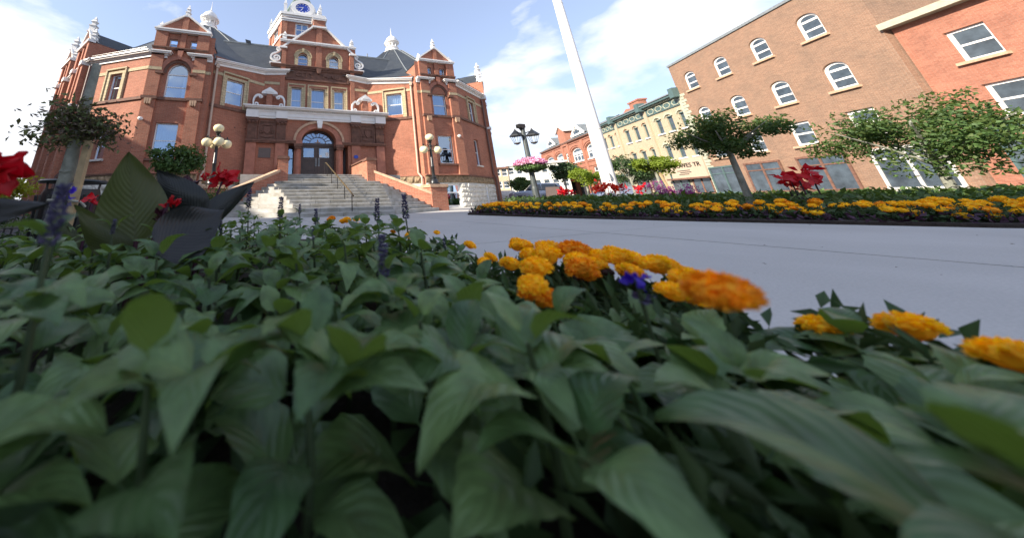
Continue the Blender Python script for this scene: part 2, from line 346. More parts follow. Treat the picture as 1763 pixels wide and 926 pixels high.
def thing(name, loc, label, cat, group=None, rz=0):
    o = bpy.data.objects.new(name, None); COL.objects.link(o); o.location = loc; o.rotation_euler = (0, 0, rz); o.empty_display_size = .2
    WL[o] = Vector(loc); return tag(o, label, cat, group)
def copy_tree(o, parent=None, loc=None, rz=None, label=None):
    c = o.copy(); COL.objects.link(c)
    if parent: c.parent = parent
    if loc is not None: c.location = loc; WL[c] = Vector(loc)
    if rz is not None: c.rotation_euler = (0, 0, rz)
    if label: c['label'] = label
    for ch in o.children: copy_tree(ch, c)
    return c
def arc(uc, zc, ru_, rz_, a0, a1, n):
    return [(uc+ru_*math.cos(a0+(a1-a0)*i/n), zc+rz_*math.sin(a0+(a1-a0)*i/n)) for i in range(n+1)]
PI = math.pi
def wall(fr, u0, u1, z0, z1, ops=(), t=.22, d=0, mb=None):
    """panel with openings; op = (u0,u1,z0,z1) or (u0,u1,z0,zspring,rise)"""
    mb = mb or MB(); us = {u0, u1}; zs = {z0, z1}; O = []
    for o in ops:
        a, b, c, e = o[:4]; top = e + (o[4] if len(o) > 4 else 0); O.append((a, b, c, top)); us |= {a, b}; zs |= {c, top}
    us = sorted(x for x in us if u0 <= x <= u1); zs = sorted(z for z in zs if z0 <= z <= z1)
    for i in range(len(us)-1):
        for j in range(len(zs)-1):
            um, zm = (us[i]+us[i+1])/2, (zs[j]+zs[j+1])/2
            if any(a < um < b and c < zm < e for a, b, c, e in O): continue
            mb.add([fr.P(us[i], d, zs[j]), fr.P(us[i+1], d, zs[j]), fr.P(us[i+1], d, zs[j+1]), fr.P(us[i], d, zs[j+1])], [(0, 1, 2, 3)])
    for o in ops:
        a, b, c, e = o[:4]; rise = o[4] if len(o) > 4 else 0; uc = (a+b)/2
        path = [(a, c), (a, e)] + ([] if not rise else arc(uc, e, (b-a)/2, rise, PI, 0, 16)[1:-1]) + [(b, e), (b, c)]
        for p, q in zip(path, path[1:]): mb.poly([fr.P(p[0], d, p[1]), fr.P(q[0], d, q[1]), fr.P(q[0], d-t, q[1]), fr.P(p[0], d-t, p[1])])
        mb.poly([fr.P(a, d, c), fr.P(b, d, c), fr.P(b, d-t, c), fr.P(a, d-t, c)])
        if rise:
            A = arc(uc, e, (b-a)/2, rise, PI, PI/2, 8); top = e+rise
            for p, q in zip(A, A[1:]): mb.poly([fr.P(p[0], d, p[1]), fr.P(q[0], d, q[1]), fr.P(q[0], d, top), fr.P(p[0], d, top)])
            A = arc(uc, e, (b-a)/2, rise, PI/2, 0, 8)
            for p, q in zip(A, A[1:]): mb.poly([fr.P(p[0], d, p[1]), fr.P(q[0], d, q[1]), fr.P(q[0], d, top), fr.P(p[0], d, top)])
    return mb
def window(fr, u0, u1, z0, z1, parent, d=0, dep=.13, fw=.055, rise=0, rail=.5, mull=0, curtain=None, mat='white_paint', deep=.7, gl='pane_glass', name='window', room=True, fd=.06):
    """frame with panes, curtain and a dark room behind, set dep behind the wall face"""
    f = MB(); y1 = d-dep; y0 = y1-fd; zr = z0+(z1-z0)*rail
    f.fbox(fr, u0, u0+fw, y0, y1, z0, z1); f.fbox(fr, u1-fw, u1, y0, y1, z0, z1); f.fbox(fr, u0+fw, u1-fw, y0, y1, z0, z0+fw)
    uc = (u0+u1)/2; hw = (u1-u0)/2
    if rise:
        A = arc(uc, z1, hw-fw/2, rise-fw/2, 0, PI, 16); f.ribbon(fr, A, fw, y0, y1); f.fbox(fr, u0+fw, u1-fw, y0, y1, z1-fw/2, z1+fw/2)
    else: f.fbox(fr, u0+fw, u1-fw, y0, y1, z1-fw, z1)
    f.fbox(fr, u0+fw, u1-fw, y0+.01, y1-.008, zr-fw*.4, zr+fw*.4)
    for k in range(mull):
        um = u0+(u1-u0)*(k+1)/(mull+1); f.fbox(fr, um-fw*.35, um+fw*.35, y0+.012, y1-.006, z0+fw, z1-(0 if rise else fw))
    w = f.build(name, mat, parent); yp = (y0+y1)/2
    for za, zb in ((z0+fw, zr-fw*.4), (zr+fw*.4, z1-fw*.5)):
        p = MB(); p.poly([fr.P(u0+fw, yp, za), fr.P(u1-fw, yp, za), fr.P(u1-fw, yp, zb), fr.P(u0+fw, yp, zb)]); p.build('pane', gl, w)
    if rise:
        p = MB(); p.poly([fr.P(u, yp, z) for u, z in arc(uc, z1, hw-fw, rise-fw, 0, PI, 16)]); p.build('pane', gl, w)
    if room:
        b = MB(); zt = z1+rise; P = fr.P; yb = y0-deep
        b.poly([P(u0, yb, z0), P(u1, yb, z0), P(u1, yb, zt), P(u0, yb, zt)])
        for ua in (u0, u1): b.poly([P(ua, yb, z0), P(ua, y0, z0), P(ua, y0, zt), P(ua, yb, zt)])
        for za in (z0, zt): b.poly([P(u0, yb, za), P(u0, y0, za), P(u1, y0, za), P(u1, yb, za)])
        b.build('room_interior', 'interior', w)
    if curtain:
        c = MB(); spans = {'full': [(0, 1)], 'left': [(0, .22)], 'sides': [(0, .2), (.82, 1)]}[curtain]; zt = z1+rise*.3
        for a, e in spans:
            ua, ub = u0+fw+(u1-u0-2*fw)*a, u0+fw+(u1-u0-2*fw)*e; n = max(4, int(26*(e-a)))
            pts = [(ua+(ub-ua)*i/n, y0-.08-.03*math.sin(i*1.9)) for i in range(n+1)]
            for p, q in zip(pts, pts[1:]): c.poly([fr.P(p[0], p[1], z0), fr.P(q[0], q[1], z0), fr.P(q[0], q[1], zt), fr.P(p[0], p[1], zt)])
        c.build('curtain', 'curtain', w)
    return w
# ================================================================== SETTING
g = MB(); g.box(-400, 400, -400, 600, -.5, -.12); o = g.build('ground', 'asphalt'); o['kind'] = 'structure'
# plaza: base sheet with concrete slabs as parts, joints recessed
pb = MB(); pb.box(-30, 26, -24, 14, -.12, -.012); plaza = pb.build('plaza', 'asphalt'); plaza['kind'] = 'structure'
ca, sa = math.cos(.11), math.sin(.11)
sw, sh, gp = 2.95, 2.9, .007
for i in range(-3, 9):
    for j in range(-3, 6):
        cx, cy = i*sw+1.9, j*sh
        q = [(cx+gp, cy+gp), (cx+sw-gp, cy+gp), (cx+sw-gp, cy+sh-gp), (cx+gp, cy+sh-gp)]
        q = [(x*ca-y*sa, x*sa+y*ca-13.93) for x, y in q]
        if max(x for x, y in q) < -3.2 or min(x for x, y in q) > 20 or min(y for x, y in q) > -3 or max(y for x, y in q) < -21: continue
        m = MB(); m.prism(q, -.06, ru(-.0015, .0015)); m.build('paving_slab', 'paving', plaza)
st = MB(); st.prism([(5.2, -6.9), (8.2, -5.6), (13.0, .6), (11, 1.5), (5.0, -2.0), (5.0, -5.0)], -.02, .006); o = st.build('pavement', 'paving'); o['kind'] = 'structure'
rd = MB(); rd.box(-60, 120, 14, 15, -.13, -.11); rd.prism([(14, -60), (26, -60), (60, 60), (48, 60)], -.118, -.105)
o = rd.build('road', 'asphalt'); o['kind'] = 'structure'

# ================================================================== TOWN HALL
TH = thing('town_hall', (0, 0, 0), 'large red brick town hall with slate roofs, white trim, clock tower and two cupolas', 'town hall')
def T(mb, name, mat, **k): return mb.build(name, mat, TH, **k)
ZB, ZR, ZC0, ZC1, ZK, ZT = 1.40, 1.84, 5.47, 5.62, 7.80, 8.12
def finial(mb, x, y, z, w, h, seg=4):
    """white pinnacle: square base, neck, bulb and point"""
    M = Matrix.Rotation(PI/4, 4, 'Z'); k = w*.7071
    mb.lathe([(k*1.15, 0), (k*1.15, h*.07), (k*.9, h*.09), (k*.82, h*.34), (k*1.05, h*.37), (k*1.05, h*.42), (k*.6, h*.46), (k*.5, h*.56), (k*.85, h*.64), (k*.7, h*.70), (k*.38, h*.78), (k*.42, h*.82), (.012, h)], (x, y, z), 4, M)
def rough_blocks(fr, u0, u1, z0, z1, rows, bl, mat, parent, skip=()):
    hgt = (z1-z0)/rows
    for r in range(rows):
        u = u0 - (0 if r % 2 else bl*.5)
        while u < u1:
            a, b = max(u, u0), min(u+bl*ru(.85, 1.15), u1); u = b if b > u0 else u+bl
            if b-a < .06: continue
            za, zb = z0+r*hgt, z0+(r+1)*hgt
            if any(a < s1 and b > s0 and za < t1 and zb > t0 for s0, s1, t0, t1 in skip):
                for s0, s1, t0, t1 in skip:
                    if a < s1 and b > s0 and za < t1:
                        if a < s0-.06: b = s0
                        elif b > s1+.06: a = s1
                        else: a = b
                if b-a < .05: continue
            gq = .008; m = MB(); P = fr.P; nu, nz_ = 4, 3; vs = []
            for j in range(nz_+1):
                for i in range(nu+1):
                    edge = i in (0, nu) or j in (0, nz_)
                    d = .015 if edge else ru(.035, .095)
                    vs.append(P(a+gq+(b-a-2*gq)*i/nu, d, za+gq+(zb-za-2*gq)*j/nz_))
            fs = [(j*(nu+1)+i, j*(nu+1)+i+1, (j+1)*(nu+1)+i+1, (j+1)*(nu+1)+i) for j in range(nz_) for i in range(nu)]
            m.add(vs, fs)
            e = [P(a+gq, .015, za+gq), P(b-gq, .015, za+gq), P(b-gq, .015, zb-gq), P(a+gq, .015, zb-gq)]; k = [P(a+gq, -.04, za+gq), P(b-gq, -.04, za+gq), P(b-gq, -.04, zb-gq), P(a+gq, -.04, zb-gq)]
            for i in range(4): m.poly([e[i], e[(i+1) % 4], k[(i+1) % 4], k[i]])
            m.build('stone_block', mat, parent)
def strip(name, mat, fr, u0, u1, d0, d1, z0, z1): m = MB(); m.fbox(fr, u0, u1, d0, d1, z0, z1); return T(m, name, mat)
def cornice(fr, u0, u1, zl, zr, ends=(0, 0)):
    m = MB()
    for d1, a, b in ((.07, 0, .13), (.13, .13, .20), (.24, .20, .27), (.30, .27, .33)):
        p = [fr.P(u0-ends[0]*d1, d1, zl+a), fr.P(u1+ends[1]*d1, d1, zr+a), fr.P(u1+ends[1]*d1, -.1, zr+a), fr.P(u0-ends[0]*d1, -.1, zl+a),
             fr.P(u0-ends[0]*d1, d1, zl+b), fr.P(u1+ends[1]*d1, d1, zr+b), fr.P(u1+ends[1]*d1, -.1, zr+b), fr.P(u0-ends[0]*d1, -.1, zl+b)]
        m.hexa(p)
    return T(m, 'cornice', 'white_paint')
def surround(fr, u0, u1, z0, z1, w, d=.05, mat='buff', head=.12):
    m = MB(); m.fbox(fr, u0-w, u0, -.02, d, z0, z1); m.fbox(fr, u1, u1+w, -.02, d, z0, z1); m.fbox(fr, u0-w, u1+w, -.02, d+.004, z1, z1+head)
    T(m, 'window_surround', mat)
def ring(fr, uc, zc, ri, ro, ki, ko, d0, d1, mat, name='arch', a0=0, a1=PI):
    m = MB(); n = 22; A = arc(uc, zc, ri, ki, a0, a1, n); B = arc(uc, zc, ro, ko, a0, a1, n)
    for i in range(n): m.fprism(fr, [A[i], B[i], B[i+1], A[i+1]], d0, d1)
    return T(m, name, mat)
def gable(fr, uc, hw, zb, za, d0, d1, brick='brick', cop=.09, finh=.85, fw=.26, kn=.5):
    """brick gable with white raking copings, apex pinnacle and kneeler pinnacles"""
    m = MB(); m.fprism(fr, [(uc-hw, zb), (uc+hw, zb), (uc, za)], d0, d1); T(m, 'gable', brick)
    c = MB(); k = math.hypot(hw, za-zb); nx, nz_ = (za-zb)/k, hw/k
    for s_ in (-1, 1):
        p = [(uc+s_*(hw+.02), zb), (uc, za), (uc+s_*nx*cop*.3, za+cop*1.2), (uc+s_*(hw+.02+nx*cop), zb+nz_*cop)]
        c.fprism(fr, p, d0-.02, d1+.10)
    T(c, 'coping', 'white_paint')
    f = MB(); P = fr.P(uc, (d0+d1)/2+.03, 0); finial(f, P[0], P[1], za-.08, fw, finh)
    T(f, 'pinnacle', 'white_paint')
    if kn:
        for s_ in (-1, 1):
            f = MB(); P = fr.P(uc+s_*(hw-.12), d1-.08, 0); finial(f, P[0], P[1], zb, fw*.9, kn); T(f, 'pinnacle', 'white_paint')
def slabroof(name, pts, mat='slate', th=.08):
    m = MB(); top = [Vector(p) for p in pts]; nrm = (top[1]-top[0]).cross(top[2]-top[0]).normalized(); 
    if nrm.z < 0: nrm = -nrm
    b = [p-nrm*th for p in top]; n = len(pts)
    m.add(top+b, [tuple(range(n)), tuple(range(2*n-1, n-1, -1))]+[(i, (i+1) % n, (i+1) % n+n, i+n) for i in range(n)])
    return T(m, name, mat)

for m in (1, -1):
    FK = Fr((2.45, .12), (3.45, .12), m); FA = Fr((3.45, .12), (6.1, -1.45), m); FP = Fr((6.1, -1.93), (8.98, -1.93), m)
    FW = Fr((8.98, -1.93), (12.6, .05), m); FS = Fr((12.6, .05), (12.6+4.22, .05+4.8), m)
    # ---- flank and angled wall
    T(wall(FK, 0, FK.L, 5, 8.6), 'wall', 'brick')
    T(wall(FA, 0, FA.L, ZR, 8.5, [(1.27, 2.30, 5.83, 7.33)]), 'wall', 'brick')
    window(FA, 1.27, 2.30, 5.83, 7.33, TH, curtain='full' if m == 1 else None, name='window')
    surround(FA, 1.27, 2.30, 5.63, 7.33, .20, .04, head=.16)
    mm = MB(); mm.fbox(FA, 1.02, 1.09, 0, .09, 5.63, 7.70); mm.fbox(FA, 2.48, 2.55, 0, .09, 5.63, 7.70); mm.fbox(FA, 1.02, 2.55, 0, .10, 7.60, 7.70); T(mm, 'window_surround', 'buff')
    strip('string_course', 'brownstone', FA, .2, FA.L, -.02, .07, ZC0, ZC1+.02)
    strip('buff_band', 'buff', FA, 0, 1.02, -.02, .035, 7.50, 7.68); strip('buff_band', 'buff', FA, 2.55, FA.L, -.02, .035, 7.40, 7.57); strip('buff_band', 'buff', FK, 0, FK.L, -.02, .035, 7.68, 7.86)
    cornice(FA, 0, FA.L, 8.28, 7.90); cornice(FK, -.25, FK.L, 8.42, 8.28, (1, 0))
    strip('stone_band', 'terracotta', FA, .4, FA.L, -.02, .05, ZR, ZR+.06)
    rough_blocks(FA, 1.0, FA.L, ZB, ZR, 1, .5, 'rockface', TH)
    T(wall(FA, 0, FA.L, 0, ZR), 'foundation', 'limestone')
    # putlog holes in the angled wall
    h = MB()
    for u, z in ((.95, 4.52), (1.55, 4.50)): h.fbox(FA, u, u+.05, -.01, .008, z, z+.07)
    T(h, 'vent_hole', 'interior')
    # ---- pavilion
    rt = Fr((6.1, -1.45), (6.1, -1.93), m); T(wall(rt, 0, .48, 0, 8.2), 'wall', 'brick')
    lw = (1.14, 2.15, 2.55, 4.30); cu = 1.57; zs = 6.93
    up = (1.07, 2.07, 5.55, zs, .62) if m == -1 else (1.08, 2.06, 5.55, 7.06)
    T(wall(FP, 0, FP.L, ZR, 9.3, [lw, up, (.82, 1.22, 8.42, 8.98), (1.84, 2.24, 8.42, 8.98)], d=.0), 'wall', 'brick')
    for a, b in ((.26, .86), (2.30, 2.88)):
        s_ = MB(); s_.fbox(FP, a, b, -.02, .13, ZR, 9.32); T(s_, 'pilaster', 'brick')
    s_ = MB(); s_.fbox(FP, 1.42, 1.70, -.02, .10, 8.32, 9.32); T(s_, 'pilaster', 'brick')
    window(FP, *lw, TH, curtain='full' if m == -1 else None, dep=.12)
    if m == -1: window(FP, 1.07, 2.07, 5.55, zs, TH, rise=.62, curtain='left', dep=.12, fw=.06)
    else:
        window(FP, 1.08, 2.06, 5.55, 7.06, TH, curtain='full', dep=.12)
        s_ = MB(); s_.fprism(FP, [(1.08, 7.06), (2.06, 7.06)] + arc(cu, 7.06, .49, .52, 0, PI, 14)[1:-1], -.01, .012); T(s_, 'arch_panel', 'brick')
    for a, b in ((.82, 1.22), (1.84, 2.24)): window(FP, a, b, 8.42, 8.98, TH, fw=.04, dep=.1, deep=.4)
    ring(FP, cu, zs+.02, .52, .66, .64, .78, -.01, .05, 'brownstone'); ring(FP, cu, zs+.02, .66, .88, .78, .98, -.01, .10, 'terracotta')
    k = MB(); k.fprism(FP, [(1.49, 7.72), (1.65, 7.72), (1.71, 8.34), (1.43, 8.34)], -.01, .17); T(k, 'keystone', 'terracotta')
    s_ = MB()
    for a, b in ((.62, .98), (2.18, 2.54)): s_.fbox(FP, a, b, -.01, .19, 6.86, 6.98)
    T(s_, 'impost', 'brownstone')
    strip('string_course', 'brownstone', FP, .2, .92, -.02, .20, ZC0, ZC1); strip('string_course', 'brownstone', FP, .92, 2.24, -.02, .08, ZC0, ZC1); strip('string_course', 'brownstone', FP, 2.24, 2.94, -.02, .20, ZC0, ZC1)
    for uc in (.60, 2.60):   # corbels under the string course
        c = MB()
        for q in range(3): c.fprism(FP, [(uc-.15+q*.1, ZC0), (uc-.06+q*.1, ZC0), (uc-.07+q*.1, ZC0-.25), (uc-.105+q*.1, ZC0-.31), (uc-.14+q*.1, ZC0-.25)], .10, .24)
        c.fbox(FP, uc-.17, uc+.17, .1, .20, ZC0-.12, ZC0); T(c, 'corbel', 'stone_coping')
    strip('buff_band', 'buff', FP, .255, .865, .0, .145, 7.05, 7.22); strip('buff_band', 'buff', FP, 2.295, 2.885, .0, .145, 7.05, 7.22)
    strip('buff_band', 'buff', FP, 0, .255, -.01, .03, 7.05, 7.22)
    cornice(FP, 0, .92, 7.78, 7.78, (0, 1)); cornice(FP, 2.24, FP.L, 7.78, 7.78, (1, 0))
    strip('window_sill', 'brownstone', FP, 1.0, 2.46, -.05, .12, 2.44, 2.54)
    strip('stone_band', 'terracotta', FP, -.0, FP.L+.02, -.02, .16, ZR, ZR+.06)
    rough_blocks(FP, 0, FP.L, ZB, ZR, 1, .48, 'rockface', TH)
    door = (1.26, 2.28, .02, 1.34)
    T(wall(FP, 0, FP.L, 0, ZR, [door]), 'foundation', 'limestone')
    rough_blocks(FP, 0, FP.L, 0, ZB, 5, .52, 'limestone', TH, skip=[(1.26, 2.28, 0, 1.34)])
    window(FP, *door, TH, rail=.62, fw=.10, dep=.06, name='basement_door' if m == 1 else 'basement_window')
    # dormer storey
    s_ = MB(); s_.fbox(FP, .27, 2.90, -.02, .17, 8.26, 8.33); s_.fbox(FP, .25, 2.92, -.02, .20, 8.33, 8.40); T(s_, 'string_course', 'brownstone')
    for ua in (.30, 2.86):
        q = MB(); q.poly([FP.P(ua, .13, 8.1), FP.P(ua, -3.2, 8.1), FP.P(ua, -3.2, 9.4), FP.P(ua, .13, 9.4)]); T(q, 'wall', 'brick')
    s_ = MB(); s_.fbox(FP, .24, 2.92, -.02, .20, 9.32, 9.40); s_.fbox(FP, .20, 2.96, -.02, .25, 9.40, 9.48); T(s_, 'string_course', 'white_paint')
    gable(FP, 1.58, 1.30, 9.48, 10.46, -.15, .02, finh=.88, fw=.24, kn=.52)
    s_ = MB(); s_.fprism(FP, [(1.44, 9.48), (1.72, 9.48), (1.72, 10.34), (1.58, 10.44), (1.44, 10.34)], 0, .09); T(s_, 'pilaster', 'brick')
    P = FP.P; slabroof('roof', [P(.26, -.05, 9.42), P(1.58, -.05, 10.42), P(1.58, -4.8, 10.42), P(.26, -4.0, 9.42)]); slabroof('roof', [P(1.58, -.05, 10.42), P(2.92, -.05, 9.42), P(2.92, -4.0, 9.42), P(1.58, -4.8, 10.42)])
    # ---- far wall
    opsW = [(1.72, 2.55, 5.60, 7.12), (1.75, 2.45, 2.60, 4.35)]
    T(wall(FW, 0, FW.L, ZR, 8.2, opsW), 'wall', 'brick')
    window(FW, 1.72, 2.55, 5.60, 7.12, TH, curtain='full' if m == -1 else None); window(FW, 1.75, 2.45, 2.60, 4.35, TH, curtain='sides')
    surround(FW, 1.72, 2.55, 5.60, 7.12, .20, .04, head=.14)
    mm = MB(); mm.fbox(FW, 1.44, 1.52, 0, .09, 5.62, 7.42); mm.fbox(FW, 2.75, 2.83, 0, .09, 5.62, 7.42); mm.fbox(FW, 1.44, 2.83, 0, .10, 7.34, 7.42); T(mm, 'window_surround', 'buff')
    strip('string_course', 'brownstone', FW, 0, FW.L, -.02, .08, ZC0, ZC1); strip('buff_band', 'buff', FW, 0, 1.44, -.02, .035, 7.13, 7.30); strip('buff_band', 'buff', FW, 2.83, FW.L, -.02, .035, 7.13, 7.30)
    strip('window_sill', 'white_dirty', FW, 1.66, 2.54, -.05, .10, 2.50, 2.59)
    cornice(FW, 0, FW.L, 7.80, 7.86, (0, 1))
    strip('stone_band', 'brownstone', FW, 0, FW.L, -.02, .07, ZR-.03, ZR+.05)
    opB = (2.55, 2.85, .05, 1.34)
    T(wall(FW, 0, FW.L, 0, ZR, [opB]), 'foundation', 'limestone'); window(FW, *opB, TH, dep=.02, fw=.09, rail=.5)
    rough_blocks(FW, 0, FW.L, 0, ZB, 5, .55, 'limestone', TH, skip=[(2.55, 2.85, 0, 1.34)]); rough_blocks(FW, 0, FW.L, ZB, ZR-.03, 1, .5, 'rockface', TH)
    # snow guard rail along the eaves
    r = MB()
    for zz in (.10, .2): r.tube([FW.P(.3, .15, 8.15+zz), FW.P(FW.L, .15, 8.2+zz)], .014, 5)
    for q in range(7): r.tube([FW.P(.4+q*.58, .15, 8.1), FW.P(.4+q*.58, .15, 8.42)], .018, 5)
    T(r, 'snow_guard', 'black_iron')
    # downspouts
    d = MB(); cx = 6.0; d.tube([FA.P(FA.L-.13, .12, 8.0), FA.P(FA.L-.13, .10, 5.0), FA.P(FA.L-.13, .10, 2.0), FA.P(FA.L+.05, .40, 1.75), FA.P(FA.L+.05, .40, 1.1)], .065, 8); d.fbox(FA, FA.L-.22, FA.L-.04, .02, .22, 7.72, 7.92)
    T(d, 'downspout', 'pipe_cream', smooth=True)
    d = MB(); d.tube([FW.P(FW.L-.06, .12, 7.8), FW.P(FW.L-.06, .10, 2.1), FW.P(FW.L+.06, .18, 1.85), FW.P(FW.L+.06, .18, .1)], .06, 8); T(d, 'downspout', 'pipe_brown', smooth=True)
    # ---- side wall with two gabled bays
    L = FS.L; opsS = [(3.15, 3.85, 2.6, 4.3), (3.15, 3.85, 5.6, 7.1)]
    T(wall(FS, 0, L, 0, 8.2, opsS), 'wall', 'brick')
    for w_ in opsS: window(FS, *w_, TH)
    cornice(FS, 0, L, 7.86, 7.86, (1, 0)); strip('string_course', 'brownstone', FS, 0, L, -.02, .08, ZC0, ZC1); strip('stone_band', 'brownstone', FS, 0, L, -.02, .07, ZR-.03, ZR+.05); strip('buff_band', 'buff', FS, 0, L, -.02, .035, 7.13, 7.30)
    for uc in (1.35, 5.0):
        ops2 = [(uc-.42, uc+.42, 2.6, 4.3), (uc-.42, uc+.42, 5.6, 7.1)]
        T(wall(FS, uc-1.05, uc+1.05, 0, 9.5, ops2, d=.22), 'wall', 'brick')
        for w_ in ops2: window(FS, *w_, TH, d=.22)
        for a, b in ((uc-1.08, uc-.72), (uc+.72, uc+1.08)):
            s_ = MB(); s_.fbox(FS, a, b, .0, .36, 0, 9.3); T(s_, 'pilaster', 'brick')
            s_ = MB(); s_.fbox(FS, a-.05, b+.05, 0, .45, 7.9, 8.15); s_.fbox(FS, a-.05, b+.05, 0, .44, ZC0, ZC1); T(s_, 'pilaster_cap', 'white_paint')
        s_ = MB(); s_.fbox(FS, uc-.12, uc+.12, .2, .34, 4.6, 9.4); T(s_, 'pilaster', 'brick')
        s_ = MB(); s_.fbox(FS, uc-1.12, uc+1.12, .1, .44, 9.36, 9.52); T(s_, 'string_course', 'white_paint')
        gable(FS, uc, 1.05, 9.5, 10.5, .05, .26, finh=1.15, fw=.34, kn=.85)
        P = FS.P; slabroof('roof', [P(uc-1.06, .2, 9.4), P(uc, .2, 10.46), P(uc, -6, 10.46), P(uc-1.06, -6, 9.4)]); slabroof('roof', [P(uc, .2, 10.46), P(uc+1.06, .2, 9.4), P(uc+1.06, -6, 9.4), P(uc, -6, 10.46)])
        for s1 in (-1, 1): q = MB(); q.poly([P(uc+s1*1.05, .2, 8), P(uc+s1*1.05, -5, 8), P(uc+s1*1.05, -5, 9.42), P(uc+s1*1.05, .2, 9.42)]); T(q, 'wall', 'brick')
    rough_blocks(FS, 0, L, 0, ZB, 3, .8, 'limestone', TH)
    # ---- wing roof: faceted cone from the eaves to the turret
    C = (9.5*m, 8.6); R0, Z0 = 1.45, 15.95
    eave = [(1.6, .0, 8.72), (3.35, -.02, 8.58), (6.05, -1.66, 8.2), (9.0, -2.1, 8.1), (12.75, -.05, 8.16), (17.0, 4.8, 8.16), (17.0, 12, 8.16), (12, 18, 8.16), (4, 18, 8.16)]
    for i in range(len(eave)-1):
        a, b = eave[i], eave[i+1]; fc = MB(); rows = 6; prev = None
        for k_ in range(rows+1):
            t_ = k_/rows; sag = -.35*math.sin(PI*t_)*(1-t_)
            def pt(e):
                ex, ey = e[0]*m, e[1]; dx, dy = ex-C[0], ey-C[1]; l = math.hypot(dx, dy); tx, ty = C[0]+dx/l*R0, C[1]+dy/l*R0
                return (ex+(tx-ex)*t_, ey+(ty-ey)*t_, e[2]+(Z0-e[2])*t_+sag)
            cur = (pt(a), pt(b))
            if prev: fc.poly([prev[0], prev[1], cur[1], cur[0]])
            prev = cur
        T(fc, 'roof', 'slate')
        hp = MB(); pts = []
        for k_ in range(rows+1):
            t_ = k_/rows; sag = -.35*math.sin(PI*t_)*(1-t_); e = b; ex, ey = e[0]*m, e[1]; dx, dy = ex-C[0], ey-C[1]; l = math.hypot(dx, dy); tx, ty = C[0]+dx/l*R0, C[1]+dy/l*R0
            pts.append((ex+(tx-ex)*t_, ey+(ty-ey)*t_, e[2]+(Z0-e[2])*t_+sag+.02))
        hp.tube(pts, .045, 5); T(hp, 'roof_hip', 'lead')
    cp = MB(); cp.lathe([(1.62, Z0-.15), (1.2, Z0+.2), (.78, Z0+.42), (.74, Z0+.44)], (C[0], C[1], 0), 12); T(cp, 'turret_base', 'white_dirty', smooth=True)
    tr = MB(); tr.lathe([(.78, 16.36), (.78, 16.48), (.68, 16.52), (.68, 16.72), (.74, 16.74), (.74, 16.82), (.3, 16.83)], (C[0], C[1], 0), 20)
    tr.lathe([(.45, 16.8), (.45, 17.35)], (C[0], C[1], 0), 10)
    tr.lathe([(.62, 17.3), (.66, 17.36), (.84, 17.48), (.84, 17.6), (.66, 17.66), (.66, 17.74), (.64, 17.9), (.54, 18.12), (.36, 18.30), (.16, 18.42), (.1, 18.5), (.12, 18.58), (.05, 18.66), (.035, 19.0), (.008, 19.62)], (C[0], C[1], 0), 20)
    T(tr, 'cupola', 'white_paint', smooth=True)
    for q in range(10):
        a = q*PI/5; tr = MB(); tr.lathe([(.075, 16.8), (.05, 16.85), (.05, 17.25), (.08, 17.33)], (C[0]+.6*math.cos(a), C[1]+.6*math.sin(a), 0), 6); T(tr, 'cupola_column', 'white_paint')
# back walls close the block
bk = MB(); bk.prism([(-16.8, 4.85), (16.8, 4.85), (16.8, 12), (12, 18), (-12, 18), (-16.8, 12)], 0, 8.1); T(bk, 'rear_block', 'brick')
# ---- central bay, upper
FB = Fr((-2.5, .22), (2.5, .22)); c = 2.5
win3 = [(c-1.75, c-1.09, 5.9, 7.65), (c-.46, c+.44, 5.9, 7.65), (c+1.09, c+1.75, 5.9, 7.65)]
aw = [(c-1.42, c-.73, 9.2, 9.86, .36), (c+.74, c+1.43, 9.2, 9.86, .36)]
T(wall(FB, 0, 5, 5.0, 11.0, win3+aw), 'wall', 'brick')
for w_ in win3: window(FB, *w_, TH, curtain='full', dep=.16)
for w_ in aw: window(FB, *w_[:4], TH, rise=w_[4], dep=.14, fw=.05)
for a, b, z0, z1 in win3:
    surround(FB, a, b, 5.9, 7.65, .17, .03, head=.03)
    mm = MB(); mm.fbox(FB, a-.24, a-.17, 0, .09, 5.9, 7.88); mm.fbox(FB, b+.17, b+.24, 0, .09, 5.9, 7.88); mm.fbox(FB, a-.24, b+.24, 0, .10, 7.80, 7.88); T(mm, 'window_surround', 'buff')
    lt = MB(); lt.fbox(FB, a-.17, b+.17, -.01, .05, 7.68, 7.80); T(lt, 'lintel', 'terracotta')
for a, b, z0, z1, r_a in aw:
    uc = (a+b)/2; mm = MB(); mm.fbox(FB, a-.22, a, -.01, .06, 9.2, z1); mm.fbox(FB, b, b+.22, -.01, .06, 9.2, z1); T(mm, 'window_surround', 'buff')
    ring(FB, uc, z1, .345, .56, .36, .58, -.01, .065, 'buff', 'window_surround'); ring(FB, uc, z1, .56, .61, .58, .63, -.01, .11, 'buff', 'hood_mould')
    k = MB(); k.fprism(FB, [(uc-.05, z1+.38), (uc+.05, z1+.38), (uc+.08, z1+.68), (uc-.08, z1+.68)], 0, .14); T(k, 'keystone', 'buff')
for a, b in ((0, .30), (4.70, 5.0)):
    s_ = MB(); s_.fbox(FB, a, b, -.02, .14, 5.0, 10.95); T(s_, 'pilaster', 'brick')
s_ = MB(); s_.fbox(FB, 2.30, 2.72, -.02, .10, 9.2, 12.4); T(s_, 'pilaster', 'brick')
fz = MB(); fz.fbox(FB, .38, 4.62, -.02, .06, 8.22, 8.90); T(fz, 'frieze', 'brownstone')
